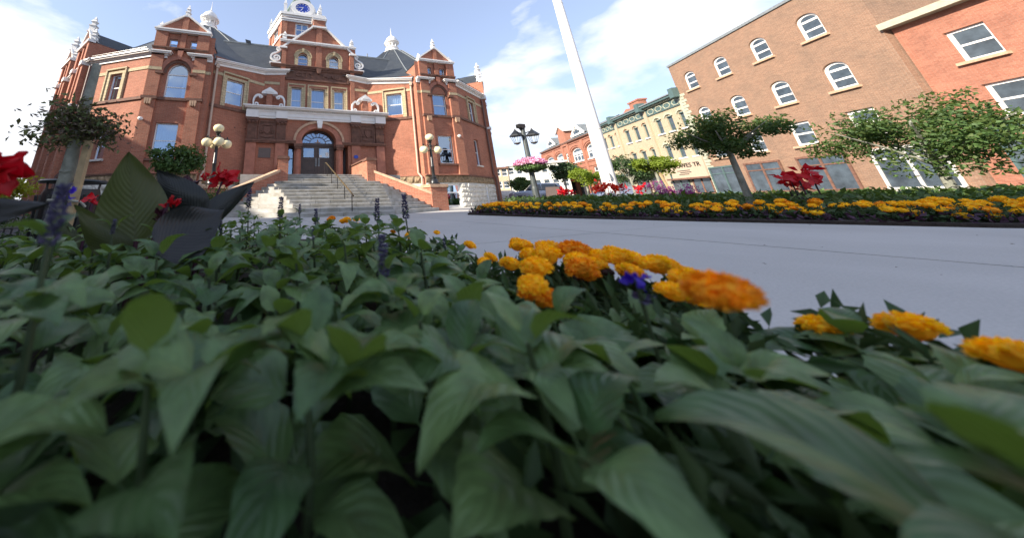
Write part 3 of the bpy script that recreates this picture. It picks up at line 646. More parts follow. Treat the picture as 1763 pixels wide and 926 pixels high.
fz = MB(); fz.fbox(FB, .36, 4.64, 0, .12, 8.14, 8.24); fz.fbox(FB, .36, 4.64, 0, .12, 8.88, 8.98); fz.fbox(FB, .30, .50, 0, .14, 8.24, 8.88); fz.fbox(FB, 4.5, 4.7, 0, .14, 8.24, 8.88); T(fz, 'frieze_moulding', 'brownstone')
s_ = MB(); s_.fbox(FB, -.62, 5.62, -.02, .20, 9.0, 9.10); s_.fbox(FB, -.66, 5.66, -.02, .26, 9.10, 9.17); T(s_, 'string_course', 'brownstone')
for w_ in ((1.35, 8.62), ):
    pass
s_ = MB()
for a, b in ((.6, 2.25), (2.77, 4.4)): s_.fprism(FB, [(a, 9.0), (b, 9.0), (b-.25, 8.92), (a+.25, 8.92)], .05, .15)
T(s_, 'frieze_moulding', 'brownstone')
s_ = MB(); s_.fprism(FB, [(2.33, 9.05), (2.67, 9.05), (2.62, 8.78), (2.56, 8.70), (2.44, 8.70), (2.38, 8.78)], .06, .26); T(s_, 'corbel', 'brownstone')
def text(body, size, depth, mw, mat, name, parent, align='CENTER', sx=1):
    cu = bpy.data.curves.new(name, 'FONT'); cu.body = body; cu.size = size; cu.extrude = depth; cu.align_x = align; cu.align_y = 'CENTER'; cu.resolution_u = 2
    to = bpy.data.objects.new(name+'_tmp', cu); COL.objects.link(to); dg = bpy.context.evaluated_depsgraph_get()
    me = bpy.data.meshes.new_from_object(to.evaluated_get(dg)); bpy.data.objects.remove(to)
    me.transform(mw @ Matrix.Diagonal((sx, 1, 1, 1))); me.materials.clear(); me.materials.append(MATS[mat])
    o = bpy.data.objects.new(name, me); COL.objects.link(o); o.parent = parent; o.location = -WL.get(parent, Vector()); return o
for wd, wx in (('CITY', -.92), ('HALL', .96)): text(wd, .42, .03, Matrix.Translation((wx, .135, 8.54)) @ Matrix.Rotation(PI/2, 4, 'X'), 'brownstone', 'carved_lettering', TH, sx=1.45)
# gable band, gable and its crowning block
s_ = MB(); s_.fbox(FB, -.12, 5.12, -.02, .20, 10.86, 10.94); s_.fbox(FB, -.16, 5.16, -.02, .25, 10.94, 11.04); T(s_, 'string_course', 'white_paint')
for a, b in ((-.16, .34), (4.66, 5.16)):
    s_ = MB(); s_.fbox(FB, a, b, -.02, .25, 10.36, 10.48); T(s_, 'kneeler', 'white_paint')
    s_ = MB(); s_.fbox(FB, a+.04, b-.04, -.02, .16, 10.48, 10.86); T(s_, 'pilaster', 'brick')
gm = MB(); gm.fprism(FB, [(.0, 10.4), (5.0, 10.4), (2.95, 12.26), (2.05, 12.26)], -.16, -.002); T(gm, 'gable', 'brick')
cp = MB()
for s1 in (-1, 1):
    cp.fprism(FB, [(c+s1*2.50, 10.36), (c+s1*.44, 12.30), (c+s1*.44, 12.44), (c+s1*2.62, 10.42)], -.2, .17)
cp.fbox(FB, c-.52, c+.52, -.2, .20, 12.30, 12.42); T(cp, 'coping', 'white_paint')
bl = MB(); bl.fbox(FB, c-.40, c+.40, -.45, .10, 12.42, 12.95); T(bl, 'gable_block', 'brick')
cp = MB(); cp.fbox(FB, c-.50, c+.50, -.5, .18, 12.95, 13.06); cp.fprism(FB, [(c-.55, 13.06), (c+.55, 13.06), (c+.40, 13.34), (c-.40, 13.34)], -.5, .20); T(cp, 'gable_cap', 'white_paint')
f = MB(); finial(f, 0, .3, 13.3, .34, .75); T(f, 'pinnacle', 'white_paint')
for x in (-2.36, 2.36): f = MB(); finial(f, x, .12, 11.04, .27, .68); T(f, 'pinnacle', 'white_paint')
gs = MB()
for sx in (-1, 1): gs.poly([(sx*2.48, .22, 9), (sx*2.48, 4, 9), (sx*2.48, 4, 11), (sx*2.48, .22, 11)])
T(gs, 'wall', 'brick')
slabroof('roof', [(-2.6, .42, 10.3), (0, .42, 12.35), (0, 4.2, 12.35), (-2.6, 4.2, 10.3)]); slabroof('roof', [(0, .42, 12.35), (2.6, .42, 10.3), (2.6, 4.2, 10.3), (0, 4.2, 12.35)])
# main roof between the wings
slabroof('roof', [(-7, -.05, 8.62), (-2.5, -.05, 8.62), (-2.5, 4.0, 12.66), (-7, 4.0, 12.66)]); slabroof('roof', [(2.5, -.05, 8.62), (7, -.05, 8.62), (7, 4.0, 12.66), (2.5, 4.0, 12.66)]); slabroof('roof', [(-2.5, 1.2, 9.87), (2.5, 1.2, 9.87), (2.5, 4.0, 12.66), (-2.5, 4.0, 12.66)]); slabroof('roof', [(-7, 4.02, 12.66), (7, 4.02, 12.66), (7, 12, 9), (-7, 12, 9)])
rg = MB(); rg.box(-7, 7, 3.93, 4.09, 12.62, 12.74); T(rg, 'roof_ridge', 'lead')
v = MB(); v.hexa([(-5.3, 3.9, 12.7), (-4.95, 3.9, 12.7), (-4.95, 4.2, 12.7), (-5.3, 4.2, 12.7), (-5.42, 3.9, 13.02), (-5.0, 3.9, 12.95), (-5.0, 4.2, 12.95), (-5.42, 4.2, 13.02)]); T(v, 'roof_vent', 'black_iron')
v = MB(); v.tube([(4.9, 4, 12.6), (4.9, 4, 13.05)], .05, 8); T(v, 'vent_pipe', 'lead')
# white scroll brackets
def spiral(uc, zc, r0, r1, a0, turns, n=26, zsq=.85):
    return [(uc+(r0+(r1-r0)*i/n)*math.cos(a0+turns*2*PI*i/n), zc+zsq*(r0+(r1-r0)*i/n)*math.sin(a0+turns*2*PI*i/n)) for i in range(n+1)]
def bez(p0, p1, p2, p3, n=14):
    return [tuple((1-t)**3*a+3*(1-t)**2*t*b+3*(1-t)*t*t*c_+t**3*d for a, b, c_, d in zip(p0, p1, p2, p3)) for t in [i/n for i in range(n+1)]]
for m in (1, -1):
    F = Fr((2.5, .22), (3.5, .22), m)
    mb = MB(); mb.fbox(F, -.02, .75, -.06, .10, 9.19, 9.33)
    mb.ribbon(F, spiral(.33, 9.66, .26, .05, PI*1.5, -1.35), .09, -.04, .10)
    mb.ribbon(F, bez((.33, 9.44), (.72, 9.44), (.82, 9.80), (.46, 9.98)) + bez((.46, 9.98), (.22, 10.1), (.05, 10.22), (.10, 10.38))[1:], [.11]*15+[.09]*14, -.04, .10)
    mb.ribbon(F, spiral(.22, 10.32, .15, .03, PI*.85, -1.2), .07, -.04, .10)
    T(mb, 'scroll_bracket', 'white_paint')
    # balcony ornaments: pediment on a brick pier between two C scrolls
    G = Fr((3.06, -.42), (4.06, -.42), m)
    mb = MB(); mb.fbox(G, -.17, .17, -.30, .0, 5.85, 6.90); T(mb, 'ornament_pier', 'brick')
    mb = MB(); mb.fprism(G, [(-.48, 6.80), (.48, 6.80), (.44, 6.93), (0, 7.24), (-.44, 6.93)], -.3, .08); mb.fprism(G, [(-.24, 6.90), (.24, 6.90), (0, 7.08)], .05, .12); T(mb, 'ornament_pediment', 'white_paint')
    for s1 in (-1, 1):
        mb = MB()
        mb.ribbon(G, [(s1*u, z) for u, z in bez((.42, 6.60), (.55, 6.82), (.98, 6.72), (.90, 6.12))], [.07+.05*math.sin(PI*i/14) for i in range(15)], -.10, .04)
        mb.ribbon(G, [(s1*u, z) for u, z in spiral(.52, 6.62, .12, .03, PI*.9, 1.1)], .06, -.10, .05)
        mb.ribbon(G, [(s1*u, z) for u, z in spiral(.74, 6.12, .17, .04, 0, -1.1)], .07, -.10, .05)
        mb.fbox(G, min(s1*.50, s1*1.06), max(s1*.50, s1*1.06), -.14, .08, 5.86, 5.97)
        T(mb, 'ornament_scroll', 'white_paint')
# ---- entrance bay
FE = Fr((-4.12, -.57), (4.12, -.57)); e = 4.12
def E(x): return x+e
side = [(E(-1.80), E(-1.45), 1.72, 3.72), (E(1.45), E(1.80), 1.72, 3.72)]
T(wall(FE, 0, 8.24, 0, 5.2, side+[(E(-1.05), E(1.05), 1.72, 3.93, .82)], t=.8), 'wall', 'brick')
for s1 in (-1, 1):
    q = MB(); q.poly([(s1*4.12, -.57, 0), (s1*4.12, .4, 0), (s1*4.12, .4, 5.2), (s1*4.12, -.57, 5.2)]); T(q, 'wall', 'brick')
    for a, b in ((3.60, 4.14), (2.0, 2.54)):
        a, b = (a, b) if s1 > 0 else (-b, -a)
        q = MB(); q.fbox(FE, E(a), E(b), -.02, .14, 0, 3.72); T(q, 'pilaster', 'terracotta')
        q = MB(); q.fbox(FE, E(a), E(b), -.02, .13, 3.88, 5.0)
        for k in range(5): uu = E(a)+.05+(b-a-.1)*k/4.6; q.fbox(FE, uu, uu+.05, .13, .155, 3.98, 4.78)
        T(q, 'fluted_pilaster', 'brownstone')
        q = MB(); q.fbox(FE, E(a)-.03, E(b)+.03, -.02, .19, 4.84, 5.02); q.fbox(FE, E(a)-.07, E(b)+.07, -.02, .24, 5.02, 5.18)
        for k in range(3): q.lathe([(.07, 0), (.10, .05), (.05, .1)], FE.P(E(a)+.06+(b-a-.12)*k/2, .20, 4.88), 8)
        T(q, 'capital', 'brownstone_carved')
    a, b = (2.58, 3.56) if s1 > 0 else (-3.56, -2.58)
    q = MB(); q.fbox(FE, E(a), E(b), -.02, .02, 3.9, 5.1)
    for bb in ((a, b, 3.92, 4.0), (a, b, 4.98, 5.08), (a, a+.08, 4.0, 4.98), (b-.08, b, 4.0, 4.98)): q.fbox(FE, E(bb[0]), E(bb[1]), 0, .07, bb[2], bb[3])
    T(q, 'relief_panel', 'brownstone')
    q = MB(); uc = E((a+b)/2)
    q.fprism(FE, [(uc-.17, 4.72), (uc+.17, 4.72), (uc+.17, 4.42), (uc, 4.24), (uc-.17, 4.42)], .0, .08); q.fbox(FE, uc-.12, uc+.12, .0, .10, 4.76, 4.86)
    for t1 in (-1, 1):
        q.ribbon(FE, [(uc+t1*u, z) for u, z in bez((.18, 4.8), (.42, 4.85), (.40, 4.5), (.24, 4.3))], .07, 0, .07); q.ribbon(FE, [(uc+t1*u, z) for u, z in spiral(.30, 4.36, .10, .03, 0, 1.1)], .05, 0, .07)
    q.ribbon(FE, bez((uc-.34, 4.15), (uc-.1, 4.06), (uc+.1, 4.06), (uc+.34, 4.15)), .08, 0, .07); T(q, 'carved_crest', 'brownstone_carved')
for a, b in ((-4.2, -1.40), (1.40, 4.2)): mo = MB(); mo.fbox(FE, E(a), E(b), -.02, .20, 3.72, 3.80); mo.fbox(FE, E(a)-.02, E(b)+.02, -.02, .24, 3.80, 3.88); T(mo, 'string_course', 'brownstone')
q = MB(); q.fbox(FE, E(-3.44), E(-2.78), 0, .04, 2.88, 3.44); T(q, 'bronze_plaque', 'plaque')
q = MB(); q.lathe([(.14, 0), (.14, .03)], FE.P(E(2.24), .17, 3.02), 16, Matrix.Rotation(PI/2, 4, 'X') @ Matrix.Scale(.75, 4, (0, 1, 0))); T(q, 'round_plaque', 'clock_blue')
for x in (-1.25, 1.25):
    q = MB(); q.box(x-.22, x+.22, -.74, .1, 1.72, 1.86); q.lathe([(.20, 1.86), (.18, 1.95), (.165, 2.4), (.15, 3.45)], (x, -.52, 0), 14); T(q, 'column', 'terracotta', smooth=True)
    q = MB(); q.box(x-.20, x+.20, -.73, .1, 3.42, 3.56); q.box(x-.24, x+.24, -.78, .1, 3.56, 3.72); T(q, 'capital', 'brownstone')
    q = MB(); q.box(x-.24, x+.24, -.76, .1, 3.725, 3.92); T(q, 'impost', 'terracotta')
ring(FE, E(0), 3.93, 1.05, 1.40, .82, 1.10, -.01, .03, 'terracotta'); ring(FE, E(0), 3.93, 1.40, 1.54, 1.10, 1.25, -.01, .12, 'stone_coping', 'hood_mould')
q = MB(); q.fprism(FE, [(E(-.12), 4.72), (E(.12), 4.72), (E(.19), 5.20), (E(-.19), 5.20)], 0, .22); T(q, 'keystone', 'white_paint')
en = MB(); en.box(-4.22, 4.22, -.74, -.35, 5.18, 5.56); en.box(-4.24, 4.24, -.78, -.35, 5.30, 5.34)
for s1 in (-1, 1):
    for a, b in ((3.58, 4.26), (1.94, 2.60)): en.box(min(s1*a, s1*b), max(s1*a, s1*b), -.86, -.35, 5.18, 5.62)
en.box(-4.26, 4.26, -.80, -.3, 5.60, 5.66); en.box(-4.36, 4.36, -.98, -.2, 5.73, 5.80); en.box(-4.44, 4.44, -1.06, -.2, 5.80, 5.87); en.box(-4.2, 4.2, -.6, .25, 5.78, 5.86)
en.box(-4.24, 4.24, -.79, -.3, 5.56, 5.735)
T(en, 'entablature', 'white_paint')
dn = MB()
for k in range(76): x = -4.22+k*.1125; dn.box(x, x+.06, -.87, -.77, 5.665, 5.735)
T(dn, 'dentils', 'white_dirty')
# doors under the fanlight
FD = Fr((-1.05, .12), (1.05, .12))
ds = MB(); ds.box(-1.9, 1.9, .24, .3, 1.6, 4.9); T(ds, 'vestibule_wall', 'interior')
vs_ = MB(); vs_.box(-4, 4, -.57, .3, 1.5, 1.745); T(vs_, 'threshold', 'step_stone')
tb = MB(); tb.fbox(FD, 0, 2.1, 0, .12, 3.76, 3.93); tb.fbox(FD, -.02, .07, 0, .1, 1.72, 3.76); tb.fbox(FD, 2.03, 2.12, 0, .1, 1.72, 3.76); T(tb, 'door_frame', 'dark_wood')
for s1 in (-1, 1):
    a = 0.07 if s1 < 0 else 1.055; b = a+.975
    g0, g1 = (a+.12, b-.22) if s1 < 0 else (a+.10, b-.25)
    d = MB(); wall(FD, a, b, 1.74, 3.76, [(g0, g1, 3.06, 3.62), (a+.16, b-.16, 1.92, 2.28), (a+.16, b-.16, 2.36, 2.85)], t=.03, d=.06, mb=d); d.fbox(FD, a+.16, b-.16, 0, .035, 1.92, 2.85); d.fbox(FD, a, b, -.02, .028, 1.74, 1.9)
    dd = T(d, 'door', 'dark_wood')
    p = MB(); p.poly([FD.P(g0, .04, 3.06), FD.P(g1, .04, 3.06), FD.P(g1, .04, 3.62), FD.P(g0, .04, 3.62)]); p.build('pane', 'pane_glass', dd)
    p = MB(); hx = 1.05+s1*.09; p.fbox(FD, hx-.05, hx+.05, .06, .075, 2.52, 3.02); p.tube([FD.P(hx, .08, 2.6), FD.P(hx, .13, 2.62), FD.P(hx, .13, 2.9), FD.P(hx, .08, 2.92)], .012, 6); p.build('handle', 'lead', dd)
    if s1 > 0:
        for (pa, pb, za, zb) in ((1.17, 1.33, 3.08, 3.20), (1.55, 1.75, 3.12, 3.38)): n_ = MB(); n_.fbox(FD, pa, pb, .042, .046, za, zb); n_.build('paper_notice', 'white_paint', dd)
    w_ = side[0] if s1 < 0 else side[1]
    window(FE, w_[0], w_[1], 1.74, 3.72, TH, dep=.72, fw=.05, rail=.62, mat='dark_wood', room=False, name='side_light')
fl = MB(); fc = 1.05
fl.ribbon(FD, arc(fc, 3.93, 1.0, .78, 0, PI, 20), .10, 0, .1); fl.ribbon(FD, arc(fc, 3.93, .50, .38, 0, PI, 14), .035, .02, .08)
for k in range(1, 9):
    a = PI*k/9; fl.ribbon(FD, [(fc+.50*math.cos(a), 3.93+.38*math.sin(a)), (fc+.97*math.cos(a), 3.93+.75*math.sin(a))], .035, .02, .08)
fo = T(fl, 'fanlight', 'dark_wood')
for k in range(9):
    a0, a1 = PI*k/9, PI*(k+1)/9; p = MB(); p.poly([FD.P(u, .05, z) for u, z in [(fc+.5*math.cos(a0), 3.93+.38*math.sin(a0)), (fc+.96*math.cos(a0), 3.93+.74*math.sin(a0)), (fc+.96*math.cos(a1), 3.93+.74*math.sin(a1)), (fc+.5*math.cos(a1), 3.93+.38*math.sin(a1))]]); p.build('pane', 'pane_glass', fo)
p = MB(); p.poly([FD.P(u, .05, z) for u, z in arc(fc, 3.93, .49, .37, 0, PI, 12)]); p.build('pane', 'pane_glass', fo)
p = MB(); p.fbox(FD, fc-.03, fc+.03, .06, .12, 3.98, 4.16); p.fprism(FD, [(fc-.22, 4.0), (fc+.22, 4.0), (fc+.1, 3.96), (fc-.1, 3.96)], .06, .1); p.build('ornament', 'stone_coping', fo)
# ---- clock tower
TX = -.60; FT = Fr((-2.65, 9), (1.48, 9)); FTL = Fr((-4.0, 12.9), (-2.65, 9)); FTR = Fr((1.48, 9), (2.8, 12.9))
for F, ww in ((FT, [(1.34, 2.72, 17.3, 18.82)]), (FTL, [(1.35, 2.85, 17.3, 18.82)]), (FTR, [(1.35, 2.85, 17.3, 18.82)])):
    T(wall(F, 0, F.L, 10, 19.5, ww), 'tower_wall', 'brick')
    for w_ in ww: window(F, *w_, TH, fw=.12, mull=1, rail=.5, dep=.1, name='tower_window')
    for a, b in ((0, .48), (F.L-.48, F.L)): s_ = MB(); s_.fbox(F, a, b, -.02, .10, 10, 18.85); T(s_, 'pilaster', 'brick')
    s_ = MB(); s_.fbox(F, -.05, F.L+.05, -.02, .16, 18.84, 19.02); s_.fbox(F, -.1, F.L+.1, -.02, .24, 19.02, 19.18); s_.fbox(F, -.05, F.L+.05, -.02, .14, 17.02, 17.20); T(s_, 'string_course', 'white_paint')
    s_ = MB(); s_.fbox(F, -.1, F.L+.1, -.02, .20, 19.36, 19.56); s_.fbox(F, -.2, F.L+.2, -.02, .34, 19.56, 19.86); T(s_, 'cornice', 'white_paint')
tb = MB(); tb.prism([(-4, 12.9), (-2.65, 9.02), (1.48, 9.02), (2.8, 12.9)], 19.4, 19.84); T(tb, 'tower_top', 'white_dirty')
ap = (TX, 11.2, 25.6); rf = [(-4.0, 12.9, 19.85), (-2.45, 9.15, 19.85), (1.28, 9.15, 19.85), (2.8, 12.9, 19.85)]
for i in range(4):
    r_m = MB(); r_m.poly([rf[i], rf[(i+1) % 4], ap]); T(r_m, 'tower_roof', 'slate_green')
for x, y in ((-2.45, 8.95), (1.30, 8.95), (-4.0, 12.8)):
    f = MB(); f.box(x-.16, x+.16, y-.16, y+.16, 19.86, 20.9); f.lathe([(.26, 0), (.26, .08), (.14, .16), (.16, .28), (.02, .75)], (x, y, 20.9), 4, Matrix.Rotation(PI/4, 4, 'Z')); T(f, 'pinnacle', 'white_paint')
RX = Matrix.Rotation(PI/2, 4, 'X'); ZS = Matrix.Diagonal((1, 1, .76, 1))
def disc(r, y0, y1, z, mat, name, parent=TH, ri=None):
    q = MB(); q.lathe([(r, y0), (r, y1)] if ri is None else [(ri, y0), (r, y0), (r, y1), (ri, y1), (ri, y0)], (TX, 9, z), 40, Matrix.Diagonal((1, 1, .76, 1)) @ RX, cap=ri is None); return q.build(name, mat, parent, smooth=False)
ck = MB(); ck.fprism(FT, [(.62, 19.84), (3.5, 19.84), (3.42, 20.9)] + arc(2.05, 20.78, 1.30, 1.0, 0.05, PI-.05, 20) + [(.68, 20.9)], -.9, .10); clk = T(ck, 'clock_dormer', 'white_paint')
disc(1.28, -.02, .17, 20.72, 'white_paint', 'clock_ring', clk, ri=.78); disc(.80, -.02, .115, 20.72, 'clock_blue', 'clock_face', clk)
q = MB()
for k in range(12):
    a = k*PI/6; p0 = (2.05+.56*math.sin(a), 20.72+.76*.56*math.cos(a)); p1 = (2.05+.72*math.sin(a), 20.72+.76*.72*math.cos(a)); q.ribbon(FT, [p0, p1], .06 if k % 3 else .10, .115, .13)
q.build('hour_mark', 'white_paint', clk)
q = MB(); q.ribbon(FT, [(2.05+.05, 20.76), (2.05-.18, 20.42)], [.03, .07], .135, .15); q.ribbon(FT, [(2.09, 20.78), (1.55, 20.72)], [.06, .03], .15, .165); q.build('clock_hand', 'white_paint', clk)
# security cameras fixed to the walls
for m, F, u, z, lb in ((-1, 0, -8.82, 4.33, 'small white dome security camera on the left wing beside the lower window'), (1, 0, 8.62, 4.18, 'small white dome security camera on the right wing beside the lower window')):
    o = MB(); o.lathe([(.0, -.02), (.05, -.02), (.06, 0.0), (.10, .03), (.11, .08), (.08, .14), (.03, .16)], (u, -2.17, z), 12); o.box(u-.04, u+.04, -2.17, -2.0, z+.06, z+.12)
    tag(o.build('security_camera', 'white_paint', None, (u, -2.06, z), smooth=True), lb, 'camera')
# ================================================================== STAIRS
ST = thing('entrance_stairs', (0, -5, 0), 'broad pale stone staircase rising from the plaza to the arched town hall doors', 'stairs')
NS, RH, TR, TC = 13, .135, .383, .26
def stepx(k): return (.91-.0 + .82*TR*k - TC*k*1.0)/.57   # corner between front and slanted side of step k
def sidept(k):   # where the slanted edge meets the cheek wall line
    c = .57*1.6+.82*7.6 - TC*k
    if k < 2: t_ = 5.12; return (t_, -(c-.57*t_)/.82)
    ax, ay, bx, by = 2.42, -3.55, 4.40, -5.28; dx, dy = bx-ax, by-ay; t_ = (c-.57*ax+.82*ay)/(.57*dx-.82*dy)
    return (ax+dx*t_, ay+dy*t_) if t_ > 0 else (2.2, -(c-.57*2.2)/.82)
for k in range(NS):
    z0, z1 = k*RH, (k+1)*RH; y = -7.6+TR*k; xc = stepx(k); sp = sidept(k); last = k == NS-1
    dp = TR+.06 if not last else 2.6
    if xc > 2.0 and k > 8: xc = min(xc, 2.15)
    cuts = sorted([-xc] + [(-xc + 2*xc*(i+ru(-.22, .22))/5) for i in range(1, 5)] + [xc])
    for a, b in zip(cuts, cuts[1:]):
        m = MB(); jy, jz = ru(0, .008), ru(-.003, .003); m.box(a+.004, b-.004, y-.035+jy, y+dp, z1-.048+jz, z1+jz); m.box(a+.004, b-.004, y+jy, y+dp-.01, z0+.003, z1-.048+jz); m.build('step_slab', 'step_stone', ST)
    if sp[0] > xc+.1:
        for s1 in (-1, 1):
            P0 = Vector((xc, y)); P1 = Vector(sp); n_ = Vector((-.57, .82)); mid = P0.lerp(P1, ru(.4, .6))
            for A, B in ((P0, mid), (mid, P1)):
                dd = (B-A).normalized()*.004; q = [A+dd, B-dd, B-dd+n_*(TC+.12), A+dd+n_*(TC+.12)]
                if A is P0: q[3] = Vector((xc+.004, y+TR+.08)); 
                q = [(s1*p.x, p.y) for p in q]
                if s1 < 0: q.reverse()
                m = MB(); m.prism(q, z0+.003, z1+ru(-.002, .002)); m.build('step_slab', 'step_stone', ST)
m = MB(); m.box(-4.0, 4.0, -3.0, -.5, .1, 1.74); m.build('landing', 'step_stone', ST)
for s1 in (1, -1):
    lab = 'right' if s1 > 0 else 'left'
    # newel block beside the upper flight, running back to the facade
    nb = MB(); nb.box(min(s1*1.88, s1*2.34), max(s1*1.88, s1*2.34), -3.9, -.6, 0, 2.36); nb.build('newel_wall', 'brick', ST)
    cpn = MB(); cpn.box(min(s1*1.83, s1*2.39), max(s1*1.83, s1*2.39), -3.95, -3.3, 2.36, 2.43); cpn.box(min(s1*1.85, s1*2.37), max(s1*1.85, s1*2.37), -3.93, -.7, 2.43, 2.49); cpn.build('coping', 'brownstone', ST)
    a, b = Vector((2.34, -3.75)), Vector((4.42, -5.40)); d = (b-a).normalized(); n_ = Vector((-d.y, d.x))*.16
    def cheek(z_lo0, z_lo1, z_hi0, z_hi1, w):
        nn = n_*w; pts = [(a-nn), (b-nn), (b+nn), (a+nn)]
        zz = [z_lo0, z_lo1, z_lo1, z_lo0, z_hi0, z_hi1, z_hi1, z_hi0]
        return [(s1*pts[i % 4].x, pts[i % 4].y, zz[i]) for i in range(8)]
    m = MB(); m.hexa(cheek(0, 0, 1.75, .66, 1)); m.build('cheek_wall', 'brick', ST)
    m = MB(); m.hexa(cheek(1.76, .665, 1.88, .79, 1.25)); m.build('coping', 'stone_coping', ST)
    pr = MB(); pr.box(min(s1*4.26, s1*5.05), max(s1*4.26, s1*5.05), -5.55, -4.78, 0, .99); pr.build('pillar', 'brick', ST)
    m = MB(); m.box(min(s1*4.21, s1*5.10), max(s1*4.21, s1*5.10), -5.60, -4.73, .99, 1.06); m.prism([(s1*4.2, -5.6), (s1*5.1, -5.6), (s1*5.1, -4.74), (s1*4.2, -4.74)][::s1], 1.06, 1.12); m.build('pillar_cap', 'stone_coping', ST)
hr = thing('handrail', (.1, -5, .7), 'thin bronze handrail on dark posts running up the middle of the stone steps', 'handrail')
rp = [(.18, -7.45, .62), (.17, -7.30, .71), (.02, -3.0, 2.32), (.02, -2.75, 2.36)]
q = MB(); q.tube(rp, .028, 8); q.build('rail', 'bronze_rail', hr, smooth=True)
for y in (-7.28, -6.35, -5.25, -4.2, -3.2, -2.6):
    zt = .71+(y+7.3)*(2.32-.71)/4.3; k = max(0, min(NS-1, int((y+7.6)/TR))); zb = (k+1)*RH if y > -7.6 else 0
    q = MB(); q.tube([(.17-(y+7.3)*.035, y, zb), (.17-(y+7.3)*.035, y, min(zt, 2.34))], .017, 6); q.build('post', 'black_iron', hr)
# ================================================================== LAMP STANDARDS
def lamp(x, y, label, arms):
    t = thing('street_lamp', (x, y, 1.12), label, 'lamp post', 'globe lamps on the stair pillars')
    m = MB(); m.lathe([(.26, 1.12), (.26, 1.17), (.20, 1.20), (.17, 1.32), (.12, 1.38), (.13, 1.44), (.085, 1.50)], (x, y, 0), 12); m.build('base', 'black_iron', t, smooth=True)
    m = MB(); m.lathe([(.078, 1.5), (.074, 1.9), (.082, 1.92), (.082, 1.96), (.07, 1.98), (.055, 2.85), (.085, 2.87), (.085, 2.93), (.05, 2.97), (.05, 3.1)], (x, y, 0), 12); m.build('pole', 'black_iron', t, smooth=True)
    m = MB(); m.lathe([(.05, 3.05), (.10, 3.08), (.06, 3.12), (.12, 3.18), (.12, 3.2)], (x, y, 0), 12); m.build('fitter', 'black_iron', t, smooth=True)
    m = MB(); m.lathe([(.08, 3.18), (.15, 3.22), (.20, 3.30), (.205, 3.36), (.17, 3.44), (.09, 3.49), (.01, 3.5)], (x, y, 0), 20); m.build('globe', 'globe', t, smooth='all')
    for a in arms:
        a = math.radians(a); ca_, sa_ = math.cos(a), math.sin(a)
        def A(r, z): return (x+ca_*r, y+sa_*r, z)
        m = MB(); m.tube([A(.03, 2.72), A(.12, 2.66), A(.2, 2.74), A(.26, 2.86), A(.34, 2.90)], .018, 6); m.tube([A(.03, 2.92), A(.16, 2.96), A(.26, 2.92), A(.35, 2.93)], .016, 6)
        m.tube([A(.12, 2.9), A(.16, 2.84), A(.2, 2.88), A(.17, 2.92)], .012, 5)
        m.lathe([(.02, 3.02), (.035, 2.98), (.02, 2.95), (.06, 2.93), (.10, 2.9), (.11, 2.87), (.03, 2.865)], A(.36, 0), 10); m.build('arm', 'black_iron', t, smooth=True)
        m = MB(); m.lathe([(.10, 2.885), (.155, 2.85), (.195, 2.78), (.20, 2.72), (.17, 2.63), (.11, 2.58), (.04, 2.56), (.01, 2.555)], A(.36, 0), 20); m.build('globe', 'globe', t, smooth='all')
    return t
lamp(4.68, -5.16, 'black iron lamp with three cream globes on the right stair pillar', (0, 180))
lamp(-4.72, -5.16, 'black iron lamp with five cream globes left of the stairs behind the red flowers', (22, 112, 202, 292))
# ================================================================== FLAG POLE
fp = MB(); fp.lathe([(.24, -.1), (.24, 1), (.15, 13.5)], (10.75, -8.3, 0), 20)
fp = fp.build('flagpole', 'white_paint', None, (10.75, -8.3, 0), smooth=True); tag(fp, 'tall thick white flagpole rising from the flower bed on the right', 'flagpole')
for z in (3.2, 6.4, 9.6): q = MB(); rr_ = .24-(z-1)*.0072; q.lathe([(rr_+.001, z-.02), (rr_+.008, z-.01), (rr_+.008, z+.01), (rr_+.001, z+.02)], (10.75, -8.3, 0), 20); q = q.build('seam_ring', 'white_dirty', fp); q.location = (-10.75, 8.3, 0)
q = MB(); q.tube([(10.55, -8.50, 1.05), (10.53, -8.53, 1.2), (10.55, -8.5, 1.35)], .02, 6); q = q.build('cleat', 'lead', fp); q.location = (-10.75, 8.3, 0)
# ================================================================== LANTERN POST
lx, ly = 10.2, -5.32
t = thing('lantern_post', (lx, ly, 0), 'grey post with two black lanterns above a ring of pink flowers near the car', 'lamp post')
m = MB(); m.lathe([(.23, 0), (.23, .3), (.16, .4), (.145, .9), (.125, 1.0), (.125, 2.3), (.19, 2.36), (.19, 2.44), (.12, 2.5), (.10, 3.95), (.12, 4.0)], (lx, ly, 0), 10); m.build('pole', 'green_grey_pole', t)
for s1, ax in ((-1, .42), (1, .48)):
    cx, cy = lx+s1*ax*.85, ly+s1*.16*-1
    m = MB(); m.tube([(lx, ly, 3.72), (lx+s1*ax*.5, cy, 3.80), (cx, cy, 3.66)], .03, 6); m.build('arm', 'black_iron', t)
    m = MB(); m.lathe([(.33, 3.60), (.30, 3.66), (.20, 3.76), (.10, 3.86), (.05, 3.92), (.02, 4.0)], (cx, cy, 0), 6)
    for k in range(6): an = k*PI/3; m.tube([(cx+.27*math.cos(an), cy+.27*math.sin(an), 3.6), (cx+.15*math.cos(an), cy+.15*math.sin(an), 3.24)], .014, 4)
    m.lathe([(.16, 3.24), (.16, 3.20), (.05, 3.14)], (cx, cy, 0), 6); m.build('lantern', 'black_iron', t)
m = MB(); m.tube([(lx-.1, ly, 3.9), (lx-.26, ly, 4.08), (lx-.1, ly, 4.2)], .05, 6); m.box(lx-.28, lx+.10, ly-.12, ly+.12, 4.02, 4.22); m.build('loudspeaker', 'black_iron', t)
